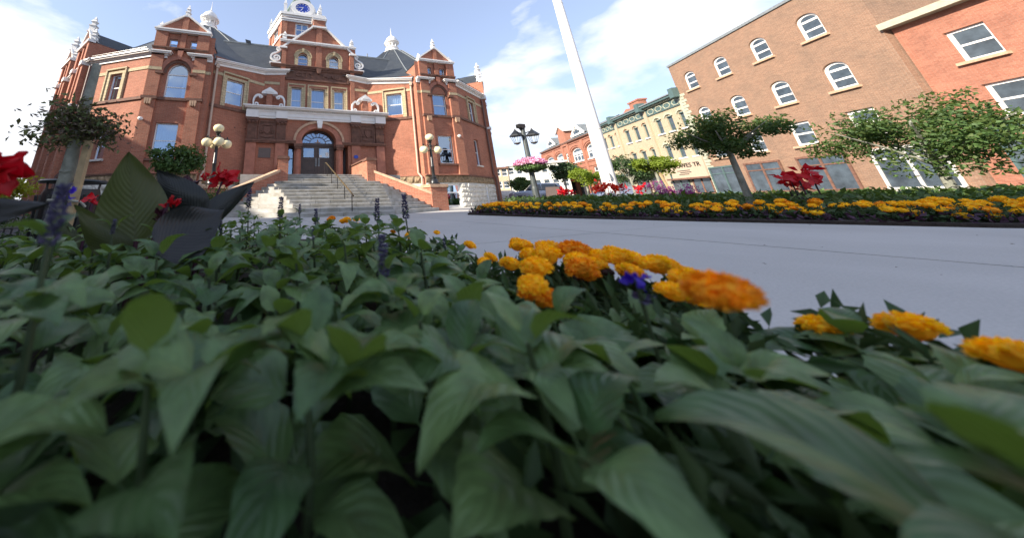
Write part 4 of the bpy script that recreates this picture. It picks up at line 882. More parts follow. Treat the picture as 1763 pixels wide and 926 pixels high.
# ------------------------------------------------------------------ vegetation meshes
def leaf_mesh(name, mat, w=.5, n=6, k=2, droop=.35, fold=.18, wave=.04, serr=.0, stalk=.15, seed=0):
    R_ = random.Random(seed); vs = []; uvs = []; fs = []; ph = R_.random()*6
    cols = 2*k+1
    for i in range(n+1):
        v = i/n; hw = w/2*(math.sin(PI*min(1, v**.75)*.985+.015)**.8)*(1-.25*v) if i < n else .004
        if serr and 0 < i < n: hw *= 1+serr*(1 if i % 2 else -1)
        y = stalk+v*(1-stalk); z = .22*math.sin(v*PI*.6)-droop*v*v
        for j in range(cols):
            s_ = (j-k)/k; x = s_*hw; zz = z+abs(s_)*fold*hw*2*(1-.4*abs(s_)) + wave*math.sin(7*v+ph+s_*2)*abs(s_)
            vs.append((x, y, zz)); uvs.append((s_, v))
    for i in range(n):
        for j in range(cols-1): a = i*cols+j; fs.append((a, a+1, a+cols+1, a+cols))
    b = len(vs); vs += [(-.012, 0, 0), (.012, 0, 0), (.008, stalk+.02, vs[k][2]), (-.008, stalk+.02, vs[k][2])]; uvs += [(0, 0)]*4; fs.append((b, b+1, b+2, b+3))
    me = bpy.data.meshes.new(name); me.from_pydata(vs, [], fs); me.update()
    uv = me.uv_layers.new(name='UVMap'); vi = [0]*len(me.loops); me.loops.foreach_get('vertex_index', vi); flat = []
    for q in vi: flat += uvs[q]
    uv.data.foreach_set('uv', flat); me.polygons.foreach_set('use_smooth', [True]*len(me.polygons)); me.materials.append(MATS[mat]); return me
def quads_mesh(name, C_, D_, N_, L_, Wd, mat, fold=.15):
    """many small pointed leaves: C centres, D directions, N normals, L lengths, Wd widths (numpy)"""
    n = len(C_); D_ = D_/np.linalg.norm(D_, axis=1, keepdims=True); Sd = np.cross(D_, N_); Sd /= np.linalg.norm(Sd, axis=1, keepdims=True)+1e-9; Nn = np.cross(Sd, D_)
    L_ = np.broadcast_to(L_, (n,))[:, None]; Wd = np.broadcast_to(Wd, (n,))[:, None]
    v = np.stack([C_, C_+D_*L_*.45+Sd*Wd*.5+Nn*L_*fold, C_+D_*L_, C_+D_*L_*.45-Sd*Wd*.5+Nn*L_*fold], 1).reshape(-1, 3)
    me = bpy.data.meshes.new(name); me.vertices.add(4*n); me.vertices.foreach_set('co', v.astype('f').ravel())
    me.loops.add(6*n); me.polygons.add(2*n); b = np.arange(n)*4
    idx = np.stack([b, b+1, b+2, b, b+2, b+3], 1).ravel(); me.loops.foreach_set('vertex_index', idx.astype('i'))
    me.polygons.foreach_set('loop_start', np.arange(0, 6*n, 3, dtype='i')); me.polygons.foreach_set('loop_total', np.full(2*n, 3, 'i')) if hasattr(me.polygons[0], 'loop_total') and False else None
    me.update(calc_edges=True); me.validate(); me.materials.append(MATS[mat]); return me
RS = np.random.RandomState(3)
def crown_mesh(name, mat, rx, ry, rz, n, ls, clumps=26, hollow=.35, droop=0):
    """uneven crown: leaves gathered round clump centres near the surface of an ellipsoid"""
    cd = RS.normal(size=(clumps, 3)); cd /= np.linalg.norm(cd, axis=1, keepdims=True); cc = cd*RS.uniform(hollow, .92, (clumps, 1)); cs = RS.uniform(.16, .36, clumps)
    k = RS.randint(0, clumps, n); off = np.clip(RS.normal(size=(n, 3)), -1.5, 1.5)*cs[k][:, None]*.66; P = (cc[k]+off)
    P *= np.array([rx, ry, rz]); D_ = RS.normal(size=(n, 3)); D_[:, 2] -= droop; Nn = RS.normal(size=(n, 3))+P/np.array([rx, ry, rz])*.8+np.array([0, 0, .8])
    return quads_mesh(name, P, D_, Nn, ls*RS.uniform(.6, 1.3, n), ls*RS.uniform(.4, .7, n), mat)
def tree(name, loc, top, r, label, mat, n=3500, ls=.12, trunk=.07, bark='bark_grey', group=None, cat='tree', tilt=0, limbs=6, base=None, squash=1, cz=None, clumps=26):
    t = thing(name, loc, label, cat, group); x, y, z = loc; cz = cz if cz is not None else top-r[2]
    me = crown_mesh('crown', mat, r[0], r[1], r[2], n, ls, clumps); c_ = obj_from('crown', me, None, t, loc=Vector((0, 0, cz-z)))
    m = MB(); m.tube([(x, y, z-.05), (x+tilt*.3, y, z+(cz-z)*.5), (x+tilt, y, cz), (x+tilt, y, cz+r[2]*.4)], [trunk, trunk*.8, trunk*.6, trunk*.25], 8); m.build('trunk', bark, t, smooth=True)
    for k in range(limbs):
        a = k*2*PI/limbs+ru(0, .6); zz = cz-r[2]*ru(.5, .9); m = MB()
        m.tube([(x+tilt, y, zz), (x+tilt+math.cos(a)*r[0]*.4, y+math.sin(a)*r[1]*.4, zz+r[2]*.55), (x+tilt+math.cos(a)*r[0]*.8, y+math.sin(a)*r[1]*.8, zz+r[2]*1.0)], [trunk*.45, trunk*.3, trunk*.12], 5); m.build('limb', bark, t, smooth=True)
    return t
# basket of pink flowers round the lantern post
n = 1500; a = RS.uniform(0, 2*PI, n); rr = RS.uniform(.18, .66, n)**.8; P = np.stack([rr*np.cos(a), rr*np.sin(a), .36*np.sqrt(np.maximum(0, 1-(rr/.74)**2))*RS.uniform(.55, 1.15, n)], 1)
me = quads_mesh('blossoms', P, RS.normal(size=(n, 3))+P*2, P+np.array([0, 0, .3]), .10, .10, 'petunia'); bk_o = tag(obj_from('flower_basket', bpy.data.meshes.new('e') and me, None, None, loc=(lx, ly, 2.02)), 'round hanging basket of pink petunias around the grey lantern post', 'flower basket'); bk_o.name = 'flower_basket'
n = 1300; a = RS.uniform(0, 2*PI, n); rr = RS.uniform(.15, .66, n)**.8; P = np.stack([rr*np.cos(a), rr*np.sin(a), -.02-.36*RS.uniform(0, 1, n)**.8*(1-rr*.75)+.06], 1)
obj_from('foliage', quads_mesh('foliage', P, RS.normal(size=(n, 3))+P*2-np.array([0, 0, .8]), P+np.array([0, 0, .3]), .12, .07, 'foliage_mid'), None, bk_o, loc=(0, 0, 0))
q = MB(); q.lathe([(.3, -.28), (.5, -.1), (.52, -.02), (.48, -.02)], (0, 0, 0), 14); me_ = q.build('planter', 'black_iron', bk_o, smooth=True); me_.location = (0, 0, 0)
# ================================================================== FLOWER BEDS
def bed(name, poly, z, hump=.0):
    m = MB(); m.prism(poly, -.1, z); o = m.build(name, 'soil'); o['kind'] = 'structure'; return o
bed('flower_bed_near', [(-1.12, -21), (-1.10, -16.6), (-1.08, -15.3), (-1.55, -13.5), (-3.2, -12.6), (-9, -12.0), (-14, -12), (-14, -21)], .05)
FB_POLY = [(3.32, -9.08), (4.05, -11.4), (4.95, -13.0), (6.4, -15.2), (9, -17.2), (16, -17), (17, -6.5), (10, -4.2), (6.2, -6.6), (4.1, -8.3)]
bed('flower_bed_far', FB_POLY, .045)
bed('flower_bed_wall', [(-9.2, -6.2), (-5.3, -6.2), (-5.2, -4.6), (-3.8, -3.4), (-4.3, -.8), (-6.2, -2.2), (-9, -2.2)], .06)
def inside(p, poly):
    c = False; n = len(poly)
    for i in range(n):
        x1, y1 = poly[i]; x2, y2 = poly[(i+1) % n]
        if (y1 > p[1]) != (y2 > p[1]) and p[0] < (x2-x1)*(p[1]-y1)/(y2-y1)+x1: c = not c
    return c
# ---- salvias
SAL = [leaf_mesh('leaf', 'salvia_leaf', w=ru(.56, .70), n=9, k=3, droop=ru(.2, .6), fold=ru(.1, .22), wave=ru(.01, .04), serr=.05, stalk=ru(.12, .2), seed=i) for i in range(7)]
SALS = [leaf_mesh('leaf', 'salvia_leaf', w=.52, n=5, k=1, droop=ru(.2, .6), fold=.2, serr=0, seed=i+20) for i in range(3)]
SP_ = []
for i in range(3):   # flower spikes: whorls of small florets
    pts = []; 
    for w_ in range(9):
        zz = .07+w_*.10; rad = .105*(1-w_*.055)
        for k in range(13): a = k*2*PI/13+w_*.4; pts.append((rad*math.cos(a)*ru(.5, 1), rad*math.sin(a)*ru(.5, 1), zz+ru(-.035, .035)))
    P = np.array(pts); D_ = P*np.array([1, 1, 0])+np.array([0, 0, .03]); D_ += RS.normal(size=D_.shape)*.02
    SP_.append(quads_mesh('flower_spike', P-D_*.3, D_, RS.normal(size=P.shape)*.5+np.array([0, 0, 1]), .12, .085, 'purple_flower' if i < 2 else 'purple_flower', fold=.3))
def salvia(x, y, h, label, spike=0, lsz=.10, far=False, group='leafy salvia plants in the near bed', seed=0):
    R_ = random.Random(seed); t = thing('salvia', (x, y, .05), label, 'plant', group)
    m = MB(); m.tube([(x, y, .04), (x+.01, y, .05+h*.6), (x, y, .05+h)], [.006, .005, .003], 5); m.build('stem', 'salvia_stem', t)
    nodes = 4 if far else 5; a0 = R_.random()*PI
    for k in range(nodes):
        f = .30+.70*k/(nodes-1); a = a0+k*PI/2+R_.uniform(-.3, .3)
        for s1 in (0, 1):
            me = R_.choice(SALS if far else SAL); o = bpy.data.objects.new('leaf', me); COL.objects.link(o); o.parent = t
            up = math.radians(R_.uniform(-8, 22)) if k < nodes-1 else math.radians(R_.uniform(25, 60)); sz = lsz*(1.25-.3*f)*R_.uniform(.8, 1.2)*(.6 if k == nodes-1 else 1)
            o.location = (0, 0, h*f); o.rotation_euler = (up, R_.uniform(-.35, .35), a+s1*PI); o.scale = (sz,)*3
    for q in range(2 if not far else 0):
        a = R_.random()*2*PI; rr = R_.uniform(.03, .06); hh = h*R_.uniform(.7, .92)
        for k in range(4):
            me = R_.choice(SAL); o = bpy.data.objects.new('leaf', me); COL.objects.link(o); o.parent = t
            o.location = (math.cos(a)*rr, math.sin(a)*rr, hh); o.rotation_euler = (math.radians(R_.uniform(5, 40)), R_.uniform(-.3, .3), a+k*PI/2+R_.uniform(-.3, .3)); sz = lsz*R_.uniform(.55, .85); o.scale = (sz,)*3
    if spike:
        o = bpy.data.objects.new('flower_spike', R_.choice(SP_)); COL.objects.link(o); o.parent = t; o.location = (0, 0, h-.01); o.scale = (spike*.95, spike*.95, spike); o.rotation_euler = (R_.uniform(-.05, .05), R_.uniform(-.05, .05), R_.random()*6)
    return t
NEAR = [(-1.30, -21), (-1.32, -16.6), (-1.42, -15.6), (-1.72, -14.6), (-2.3, -13.9), (-3.3, -13.2), (-5.0, -12.6), (-9, -12.4), (-9, -20)]
placed = []
SPK = [(-2.66, -16.28, .42, .085), (-2.165, -16.19, .325, .085), (-2.35, -15.25, .385, .12), (-1.835, -15.25, .36, .13), (-1.735, -15.40, .375, .13), (-2.545, -14.76, .43, .14), (-2.13, -14.97, .335, .10), (-2.24, -15.70, .34, .04), (-1.67, -15.62, .27, .045), (-2.58, -15.5, .36, .05), (-2.83, -15.75, .39, .045), (-2.19, -14.5, .38, .08)]
LBS = ['salvia with a tall blurred lavender spike, nearest on the left', 'salvia with a blurred violet spike at the front of the bed', 'salvia with a dark purple spike just left of the steps', 'salvia with a purple spike in front of the middle of the steps', 'salvia with a bright violet topped spike in front of the steps, right of centre', 'salvia with a thin purple spike left of the stairs beside the dark canna leaf', 'salvia with a slim violet spike beside the first orange marigolds', 'salvia with a short grey violet bud spike in the middle of the bed', 'salvia with a small faded spike behind the yellow marigolds', 'salvia with a budding spike below the dark canna leaf', 'salvia with a stubby violet bud left of the big canna leaf', 'small salvia with a dark bud spike behind the leaves at centre']
for i, ((x, y, h, s_), lb) in enumerate(zip(SPK, LBS)):
    salvia(x, y, h-.045, lb, spike=s_, seed=i, lsz=.095); placed.append((x, y))
LM = [(-2.66, -16.28, 'the nearest lavender spike'), (-2.165, -16.19, 'the blurred violet spike'), (-2.35, -15.25, 'the dark purple spike'), (-1.78, -15.32, 'the two violet spikes by the steps'), (-2.85, -15.55, 'the big canna leaf'),
      (-2.55, -14.76, 'the thin purple spike'), (-4.0, -13.9, 'the sapling'), (-1.9, -14.4, 'the far orange marigolds'), (-1.5, -15.95, 'the front row of marigolds'), (-1.9, -16.54, 'the closest orange marigold'), (-3.05, -16.0, 'the left crimson canna'), (-2.1, -16.9, 'the bottom edge'), (-2.65, -15.7, 'the nearly black canna leaf')]
def where(x, y, h):
    b = min(LM, key=lambda q: (q[0]-x)**2+(q[1]-y)**2); f2 = Vector((math.sin(yaw), math.cos(yaw))); r3 = Vector((math.cos(yaw), -math.sin(yaw))); v = Vector((x-b[0], y-b[1])); a, c_ = v.dot(f2), v.dot(r3)
    side = ('behind' if a > 0 else 'in front of') if abs(a) > abs(c_) else ('right of' if c_ > 0 else 'left of'); dist = 'close' if v.length < .22 else ('some way' if v.length < .5 else 'well')
    return '%s salvia without spike, %s %s %s' % ('tall' if h > .325 else ('middling' if h > .27 else 'low'), dist, side, b[2])
i = 0; tries = 0
while i < 150 and tries < 6000:
    tries += 1
    az = math.radians(ru(-44, 88)); d = .36+3.1*random.random()**1.25
    x, y = CAM.x+d*math.sin(az), CAM.y+d*math.cos(az)
    if not inside((x, y), NEAR): continue
    md = .13 if d < .9 else (.175 if d < 1.8 else .24)
    if any((x-a)**2+(y-b)**2 < md*md for a, b in placed): continue
    # keep the open strip where the marigolds stand
    if abs(x+1.52) < .14 and -16.4 < y < -15.6 and d > .9: continue
    h = ru(.30, .35)
    if d < .75: h = min(h, .466-.055-d*.22+ru(-.02, .0))
    if x > -1.85: h = min(h, .22+ru(-.02, .02))
    if x > -2.1 and y > -14.9: h = min(h, .24)
    if y > -14.7: h *= .92
    salvia(x, y, max(.14, h-.05), where(x, y, h), far=d > 2.2, seed=100+i, lsz=(.135 if d < 2.2 else .13))
    placed.append((x, y)); i += 1
# low leaf litter below the plants, uncountable
n = 9000; P = np.stack([RS.uniform(-6.5, -1.15, n), RS.uniform(-18.5, -12.6, n), RS.uniform(.05, .20, n)], 1)
keep = np.array([inside((p[0], p[1]), NEAR) for p in P]); P = P[keep]; dd = np.hypot(P[:, 0]-CAM.x, P[:, 1]-CAM.y); P = P[dd > .25]
o = obj_from('ground_cover', quads_mesh('ground_cover', P, RS.normal(size=P.shape)*np.array([1, 1, .4]), RS.normal(size=P.shape)*.4+np.array([0, 0, 1]), .075, .045, 'foliage_dark')); o['kind'] = 'stuff'
# ---- marigolds
def bloom_mesh(mat, dense=1):
    C_ = []; D_ = []; 
    for ring_ in range(8 if dense else 5):
        ph = ring_/(7 if dense else 4)*1.75; cnt = max(3, int((17 if dense else 9)*math.sin(min(ph, 1.5)+.08)))
        for k in range(cnt):
            a = k*2*PI/cnt+ring_*.7+ru(-.1, .1); d = np.array([math.sin(ph)*math.cos(a), math.sin(ph)*math.sin(a), math.cos(ph)*.78]); C_.append(d*.34*np.array([1, 1, 1])); D_.append(d+RS.normal(size=3)*.12)
    C_ = np.array(C_); D_ = np.array(D_); T_ = np.cross(D_, RS.normal(size=C_.shape)); return quads_mesh('bloom', C_, D_, T_, .20, .20 if dense else .30, mat, fold=.3)
BM = [bloom_mesh('marigold'), bloom_mesh('marigold'), bloom_mesh('marigold_orange')]; BF = [bloom_mesh('marigold', 0), bloom_mesh('marigold', 0), bloom_mesh('marigold_orange', 0)]; BW = bloom_mesh('wilted', 0)
core = MB(); core.lathe([(.02, -.34), (.22, -.26), (.40, -.05), (.40, .10), (.28, .26), (.05, .34)], (0, 0, 0), 10); 
coreM = {}
for mt in ('marigold', 'marigold_orange', 'wilted'):
    me = bpy.data.meshes.new('bloom_core'); me.from_pydata(core.v, [], core.f); me.materials.append(MATS[mt]); coreM[mt] = me
def join_core(me, mt):   # bloom = petals plus a solid heart, one mesh
    bm = bmesh.new(); bm.from_mesh(me); bm.from_mesh(coreM[mt]); out_ = bpy.data.meshes.new('bloom'); bm.to_mesh(out_); bm.free(); out_.materials.append(MATS[mt]); return out_
BM = [join_core(BM[0], 'marigold'), join_core(BM[1], 'marigold'), join_core(BM[2], 'marigold_orange')]; BF = [join_core(BF[0], 'marigold'), join_core(BF[1], 'marigold'), join_core(BF[2], 'marigold_orange')]; BW = join_core(BW, 'wilted')
def fol(n, r, h, ls, mat='foliage_dark'):
    P = np.stack([RS.normal(size=n)*r*.45, RS.normal(size=n)*r*.45, RS.uniform(.0, h, n)], 1); return quads_mesh('foliage', P, RS.normal(size=(n, 3))+np.array([0, 0, .3]), RS.normal(size=(n, 3))+np.array([0, 0, .8]), ls, ls*.35, mat)
FN = [fol(330, .12, .18, .05) for _ in range(3)]; FF = [fol(70, .17, .17, .08, 'foliage_dark') for _ in range(4)]
def marigold(x, y, z, blooms, label, group, near=True, zb=.05):
    t = thing('marigold', (x, y, zb), label, 'flower', group)
    o = bpy.data.objects.new('foliage', random.choice(FN if near else FF)); COL.objects.link(o); o.parent = t; o.rotation_euler = (0, 0, ru(0, 6))
    for dx, dy, dz, s_, k in blooms:
        me = BW if k == 'w' else (BM if near else BF)[k]; b = bpy.data.objects.new('bloom', me); COL.objects.link(b); b.parent = t; b.location = (dx, dy, z-zb+dz); k_s = .86 if near else 1; b.scale = (s_*k_s, s_*k_s, s_*.8*k_s); b.rotation_euler = (ru(-.35, .35), ru(-.35, .35), ru(0, 6))
    return t
MG = [(-1.90, -14.30, .325, 'orange marigold at the far tip of the near bed, in front of the lowest step', [(0, 0, 0, .08, 2), (.07, -.1, -.02, .07, 0), (-.06, -.22, 0, .06, 2)]),
 (-1.80, -14.42, .315, 'yellow marigold next to the orange one at the far tip of the near bed', [(0, 0, .0, .09, 0), (.1, .05, 0, .07, 0), (.02, -.25, -.02, .06, 0)]),
 (-1.75, -15.45, .30, 'small yellow marigold half hidden by salvia leaves below the steps', [(0, 0, 0, .05, 0), (.05, .1, .0, .04, 0), (-.03, .12, .01, .035, 2)]),
 (-1.45, -15.20, .28, 'single small marigold at the plaza edge behind the right hand salvias', [(0, 0, 0, .045, 0)]),
 (-1.62, -15.72, .29, 'marigold with a narrow folded yellow head beside the plaza', [(0, 0, 0, .055, 0), (-.06, -.18, -.01, .05, 0)]),
 (-1.50, -15.86, .30, 'yellow marigold heads at the left end of the front row', [(0, 0, 0, .075, 0), (.05, .08, .0, .06, 0)]),
 (-1.57, -16.01, .295, 'broad golden marigold left of the orange one in the front row', [(0, 0, 0, .10, 0), (.07, .05, .01, .085, 0), (-.02, -.10, -.035, .03, 'w')]),
 (-1.74, -16.13, .30, 'marigold leaning low over the leaves, lowest of the front row', [(0, 0, 0, .085, 0), (-.06, -.04, -.05, .08, 2)]),
 (-1.47, -16.02, .305, 'round deep orange marigold, the tallest of the front row', [(0, 0, 0, .105, 2), (-.10, -.10, -.035, .07, 2), (-.02, -.07, -.03, .05, 'w')]),
 (-1.61, -16.14, .29, 'ragged orange marigold below the round deep orange one', [(0, 0, 0, .085, 2)]),
 (-1.44, -16.12, .30, 'wide yellow marigold in the middle of the front row right of the orange one', [(0, 0, 0, .09, 0), (.06, .05, 0, .07, 0), (-.05, -.05, -.02, .07, 0)]),
 (-1.42, -16.19, .295, 'yellow marigold second from the right end of the front row', [(0, 0, 0, .085, 0), (.05, .02, -.01, .07, 0)]),
 (-1.44, -16.25, .28, 'yellow marigold at the right end of the front row sloping down', [(0, 0, 0, .075, 0), (-.05, -.02, -.03, .06, 0)]),
 (-1.64, -16.33, .29, 'small golden marigold beside the blue violet petals at the right', [(0, 0, 0, .06, 0), (.04, 0, -.01, .05, 2)]),
 (-1.50, -16.10, .285, 'small yellow marigold tucked below the wide yellow one', [(0, 0, 0, .06, 0), (.03, -.05, -.01, .05, 0)]),
 (-1.55, -15.93, .285, 'low golden marigold behind the leaf at the left of the front row', [(0, 0, 0, .075, 0), (-.04, -.06, -.02, .05, 0)]),
 (-1.68, -15.98, .275, 'ragged golden marigold low on the left side of the front row', [(0, 0, 0, .07, 0), (-.05, .05, .0, .05, 0)]),
 (-1.53, -16.07, .29, 'golden marigold filling the gap below the round deep orange one', [(0, 0, 0, .08, 0), (.03, -.05, -.02, .04, 'w')]),
 (-1.47, -15.92, .30, 'pale yellow marigold behind the broad golden one', [(0, 0, 0, .075, 0), (-.07, .05, .0, .06, 0)]),
 (-1.45, -16.07, .295, 'yellow marigold just right of the round deep orange one', [(0, 0, 0, .075, 0), (.05, .06, 0, .06, 0)]),
 (-1.83, -16.20, .285, 'marigold half covered by a salvia leaf, lowest at the left', [(0, 0, 0, .07, 0), (.05, .02, -.03, .06, 2)]),
 (-1.40, -16.12, .295, 'yellow marigold behind the wide yellow one at the plaza edge', [(0, 0, 0, .075, 0), (.0, -.08, 0, .06, 0)]),
 (-1.925, -16.532, .368, 'large out of focus orange marigold closest to the viewer at right', [(0, 0, 0, .066, 2)])]
for x, y, z, lb, bl in MG: marigold(x, y, z, bl, lb, 'marigolds in the near bed')
for k in range(16):   # along the plaza edge, continuing to the right and behind
    y = -16.45-.17*k; marigold(-1.32+ru(-.05, .05), y, ru(.24, .29), [(0, 0, 0, ru(.07, .095), random.choice((0, 0, 2))), (ru(-.08, .08), .07, -.02, .07, random.choice((0, 2)))], 'marigold on the plaza edge right of the front row, %s from the blurred orange one' % ('first second third fourth fifth sixth seventh eighth ninth tenth eleventh twelfth thirteenth fourteenth fifteenth sixteenth'.split()[k]), 'marigolds in the near bed')
def along(poly, ds, off):
    out_ = []
    for (x1, y1), (x2, y2) in zip(poly, poly[1:]):
        L = math.hypot(x2-x1, y2-y1); n = max(1, int(L/ds))
        for i in range(n):
            t_ = (i+.5)/n; out_.append((x1+(x2-x1)*t_+off*(-(y2-y1)/L)*-1*-1, y1+(y2-y1)*t_+off*((x2-x1)/L)))
    return out_
front = [(9, -17.2), (6.4, -15.2), (4.95, -13.0), (4.05, -11.4), (3.32, -9.08), (4.1, -8.3), (6.2, -6.6)]
def mlabel(x, y, row, bl):
    a = math.degrees(math.atan2(x-CAM.x, y-CAM.y)); segs = ((38, 'left tip of the far bed'), (44, 'left of the lantern post'), (49.5, 'below the lantern post'), (54, 'between lantern post and flagpole'), (58, 'in front of the flagpole'), (62, 'right of the flagpole'), (66, 'below the cream sign'), (72, 'below the locust tree'), (79, 'below the brown building'), (999, 'right end of the far bed'))
    sg_ = [n for lim, n in segs if a < lim][0]; rn = ('outermost row', 'second row', 'third row', 'inner row')[row]; k = 'two-headed' if len(bl) > 1 else 'single'; c_ = 'orange' if any(b[4] == 2 for b in bl) else 'golden'
    sz = 'large' if max(b[3] for b in bl) > .128 else 'small'
    return '%s %s %s marigold, %s, %s' % (sz, c_, k, rn, sg_)
cnt = 0
for row, (off, zz, ds) in enumerate(((-.38, .17, .20), (-.58, .23, .19), (-.82, .27, .21), (-1.08, .29, .24))):
    for (x, y) in along(front, ds, off):
        if not inside((x, y), FB_POLY) or random.random() < (.25 if row == 0 else .08): continue
        cnt += 1
        if cnt > 240: break
        nb_ = random.choice((1, 2, 2)); bl = [(ru(-.08, .08), ru(-.08, .08), ru(-.05, .04), ru(.105, .15), random.choice((0, 1, 0, 1, 0, 2))) for _ in range(nb_)]
        rowname = ('lowest outer row', 'second row', 'third row', 'innermost row')[row]
        marigold(x+ru(-.06, .06), y+ru(-.06, .06), zz, bl, mlabel(x, y, row, bl), 'marigolds of the far bed', near=False)
def cover(name, poly, n, z0, z1, ls, mat, band=None):
    xs = [p[0] for p in poly]; ys = [p[1] for p in poly]; P = np.stack([RS.uniform(min(xs), max(xs), n), RS.uniform(min(ys), max(ys), n), RS.uniform(z0, z1, n)], 1)
    P = P[np.array([inside((p[0], p[1]), poly) for p in P])]
    if band: dmin = np.min([np.hypot(P[:, 0]-a, P[:, 1]-b) for a, b in along(front, .15, 0)], axis=0); P = P[(dmin > band[0]) & (dmin < band[1])]
    hum = np.array([noise.noise(Vector((p[0]*1.6, p[1]*1.6, 0))) for p in P])*.10; P[:, 2] += hum*(P[:, 2]-z0)/(z1-z0+1e-6)
    o = obj_from(name, quads_mesh(name, P, RS.normal(size=P.shape)+np.array([0, 0, .2]), RS.normal(size=P.shape)*.5+np.array([0, 0, 1]), ls*RS.uniform(.6, 1.3, len(P)), ls*.55, mat)); o['kind'] = 'stuff'; return o
tag(cover('coleus_border', FB_POLY, 26000, .04, .15, .09, 'coleus', (.02, .42)), 'dark purple coleus edging the bed across the plaza', 'plants')
tag(cover('marigold_leaves', FB_POLY, 22000, .04, .20, .09, 'foliage_dark', (.25, 1.25)), 'dark feathery leaves under the marigolds across the plaza', 'plants')
tag(cover('ageratum_band', FB_POLY, 16000, .10, .37, .12, 'ageratum', (1.25, 2.3)), 'pale green leafy band behind the far marigolds', 'plants')
tag(cover('low_greens', FB_POLY, 34000, .10, .44, .14, 'foliage_mid', (2.2, 9)), 'mass of mid green leaves in the middle of the far bed', 'plants')
# ---- cannas
def blade(name, base, tip, width, side, mat, curl=.06, parent=None, n=12, k=4, wave=.012, roll_=0.0):
    """large leaf from base to tip; side = direction across the blade"""
    base, tip, side = Vector(base), Vector(tip), Vector(side).normalized(); ax = tip-base; L = ax.length; ax.normalize(); side = (side-ax*side.dot(ax)).normalized(); nr = ax.cross(side)
    vs = []; uvs = []; fs = []; cols = 2*k+1
    for i in range(n+1):
        v = i/n; hw = width/2*((math.sin(PI*min(1, v**.62)*.99+.01)**.9)*1.03 if i < n else 0.01)*(1-.10*v); 
        for j in range(cols):
            s_ = (j-k)/k; p = base+ax*(v*L)+side*(s_*hw)+nr*(curl*L*(math.sin(PI*v)*.5)+s_*s_*hw*.34+wave*math.sin(9*v+s_*3)*abs(s_)+roll_*s_*s_*hw)
            vs.append(p); uvs.append((s_, v))
    for i in range(n):
        for j in range(cols-1): a = i*cols+j; fs.append((a, a+1, a+cols+1, a+cols))
    me = bpy.data.meshes.new(name); me.from_pydata([tuple(v) for v in vs], [], fs); me.update(); uv = me.uv_layers.new(name='UVMap'); vi = [0]*len(me.loops); me.loops.foreach_get('vertex_index', vi); flat = []
    for q in vi: flat += uvs[q]
    uv.data.foreach_set('uv', flat); me.polygons.foreach_set('use_smooth', [True]*len(me.polygons)); return obj_from(name, me, mat, parent)
def petal_cluster(c, r, n, parent, mat='canna_red', seed=0):
    R_ = random.Random(seed); c = Vector(c)
    for i in range(n):
        d = Vector((R_.gauss(0, 1), R_.gauss(0, 1), R_.gauss(.25, .8))).normalized(); o_ = c+Vector((R_.uniform(-1, 1), R_.uniform(-1, 1), R_.uniform(-.6, .6)))*r*.35
        blade('petal', o_, o_+d*r*R_.uniform(.6, 1.0), r*R_.uniform(.55, .8), Vector((R_.gauss(0, 1), R_.gauss(0, 1), R_.gauss(0, 1))), mat, curl=R_.uniform(-.3, .4), parent=parent, n=5, k=2, wave=r*.12)
right = Vector((math.cos(.35), math.sin(.35)*-0.0-.34, 0)).normalized()
cn = thing('canna', (-2.86, -15.55, .05), 'canna with the biggest upright green leaf, bronze veined, in the near bed left of centre', 'plant', 'red flowered cannas in the near bed')
blade('leaf', (-2.85, -15.53, .33), (-2.915, -15.57, .655), .225, (.93, .36, -.02), 'canna_green', curl=.10, parent=cn, n=16, k=5)
blade('leaf', (-2.84, -15.55, .28), (-2.99, -15.66, .47), .09, (.7, .6, -.3), 'canna_green', curl=.1, parent=cn)
m = MB(); m.tube([(-2.84, -15.54, .0), (-2.85, -15.535, .35)], [.011, .008], 8); m.build('stem', 'canna_bud', cn, smooth=True)
m = MB(); m.tube([(-2.83, -15.53, .2), (-2.79, -15.52, .40), (-2.775, -15.51, .47)], .006, 6); m.build('flower_stalk', 'canna_bud', cn, smooth=True)
petal_cluster((-2.765, -15.505, .475), .038, 9, cn, seed=2); petal_cluster((-2.79, -15.515, .425), .035, 12, cn, 'canna_bud', seed=3)
cn = thing('canna', (-2.70, -15.30, .05), 'dark bronze canna with crimson flower heads between the big green leaf and the stairs', 'plant', 'red flowered cannas in the near bed')
blade('leaf', (-2.70, -15.28, .40), (-2.90, -15.33, .615), .17, (.72, .1, .62), 'canna_dark', curl=-.08, parent=cn)
blade('leaf', (-2.72, -15.25, .38), (-2.495, -15.14, .575), .115, (.5, .25, -.75), 'canna_dark', curl=-.10, parent=cn)
blade('leaf', (-2.74, -15.22, .39), (-2.60, -15.12, .47), .07, (.3, .2, .6), 'canna_dark', curl=.1, parent=cn)
m = MB(); m.tube([(-2.71, -15.24, .0), (-2.72, -15.22, .42)], [.012, .008], 8); m.build('stem', 'canna_bud', cn, smooth=True)
for a, b in (((-2.72, -15.15, .38), (-2.665, -15.09, .58)), ((-2.76, -15.18, .36), (-2.83, -15.10, .53))):
    m = MB(); m.tube([a, ((a[0]+b[0])/2+.01, (a[1]+b[1])/2, (a[2]+b[2])/2+.01), b], [.007, .006, .005], 6); m.build('flower_stalk', 'canna_bud', cn, smooth=True)
petal_cluster((-2.655, -15.08, .60), .075, 26, cn, seed=5); petal_cluster((-2.74, -15.10, .60), .045, 9, cn, seed=6); petal_cluster((-2.84, -15.1, .56), .06, 20, cn, 'canna_bud', seed=7)
cn = thing('canna', (-2.60, -15.68, .05), 'low canna showing one broad nearly black leaf lying over the salvias', 'plant', 'red flowered cannas in the near bed')
blade('leaf', (-2.72, -15.72, .325), (-2.565, -15.56, .445), .185, (-.42, .10, .55), 'canna_dark', curl=-.10, parent=cn, n=14, k=5)
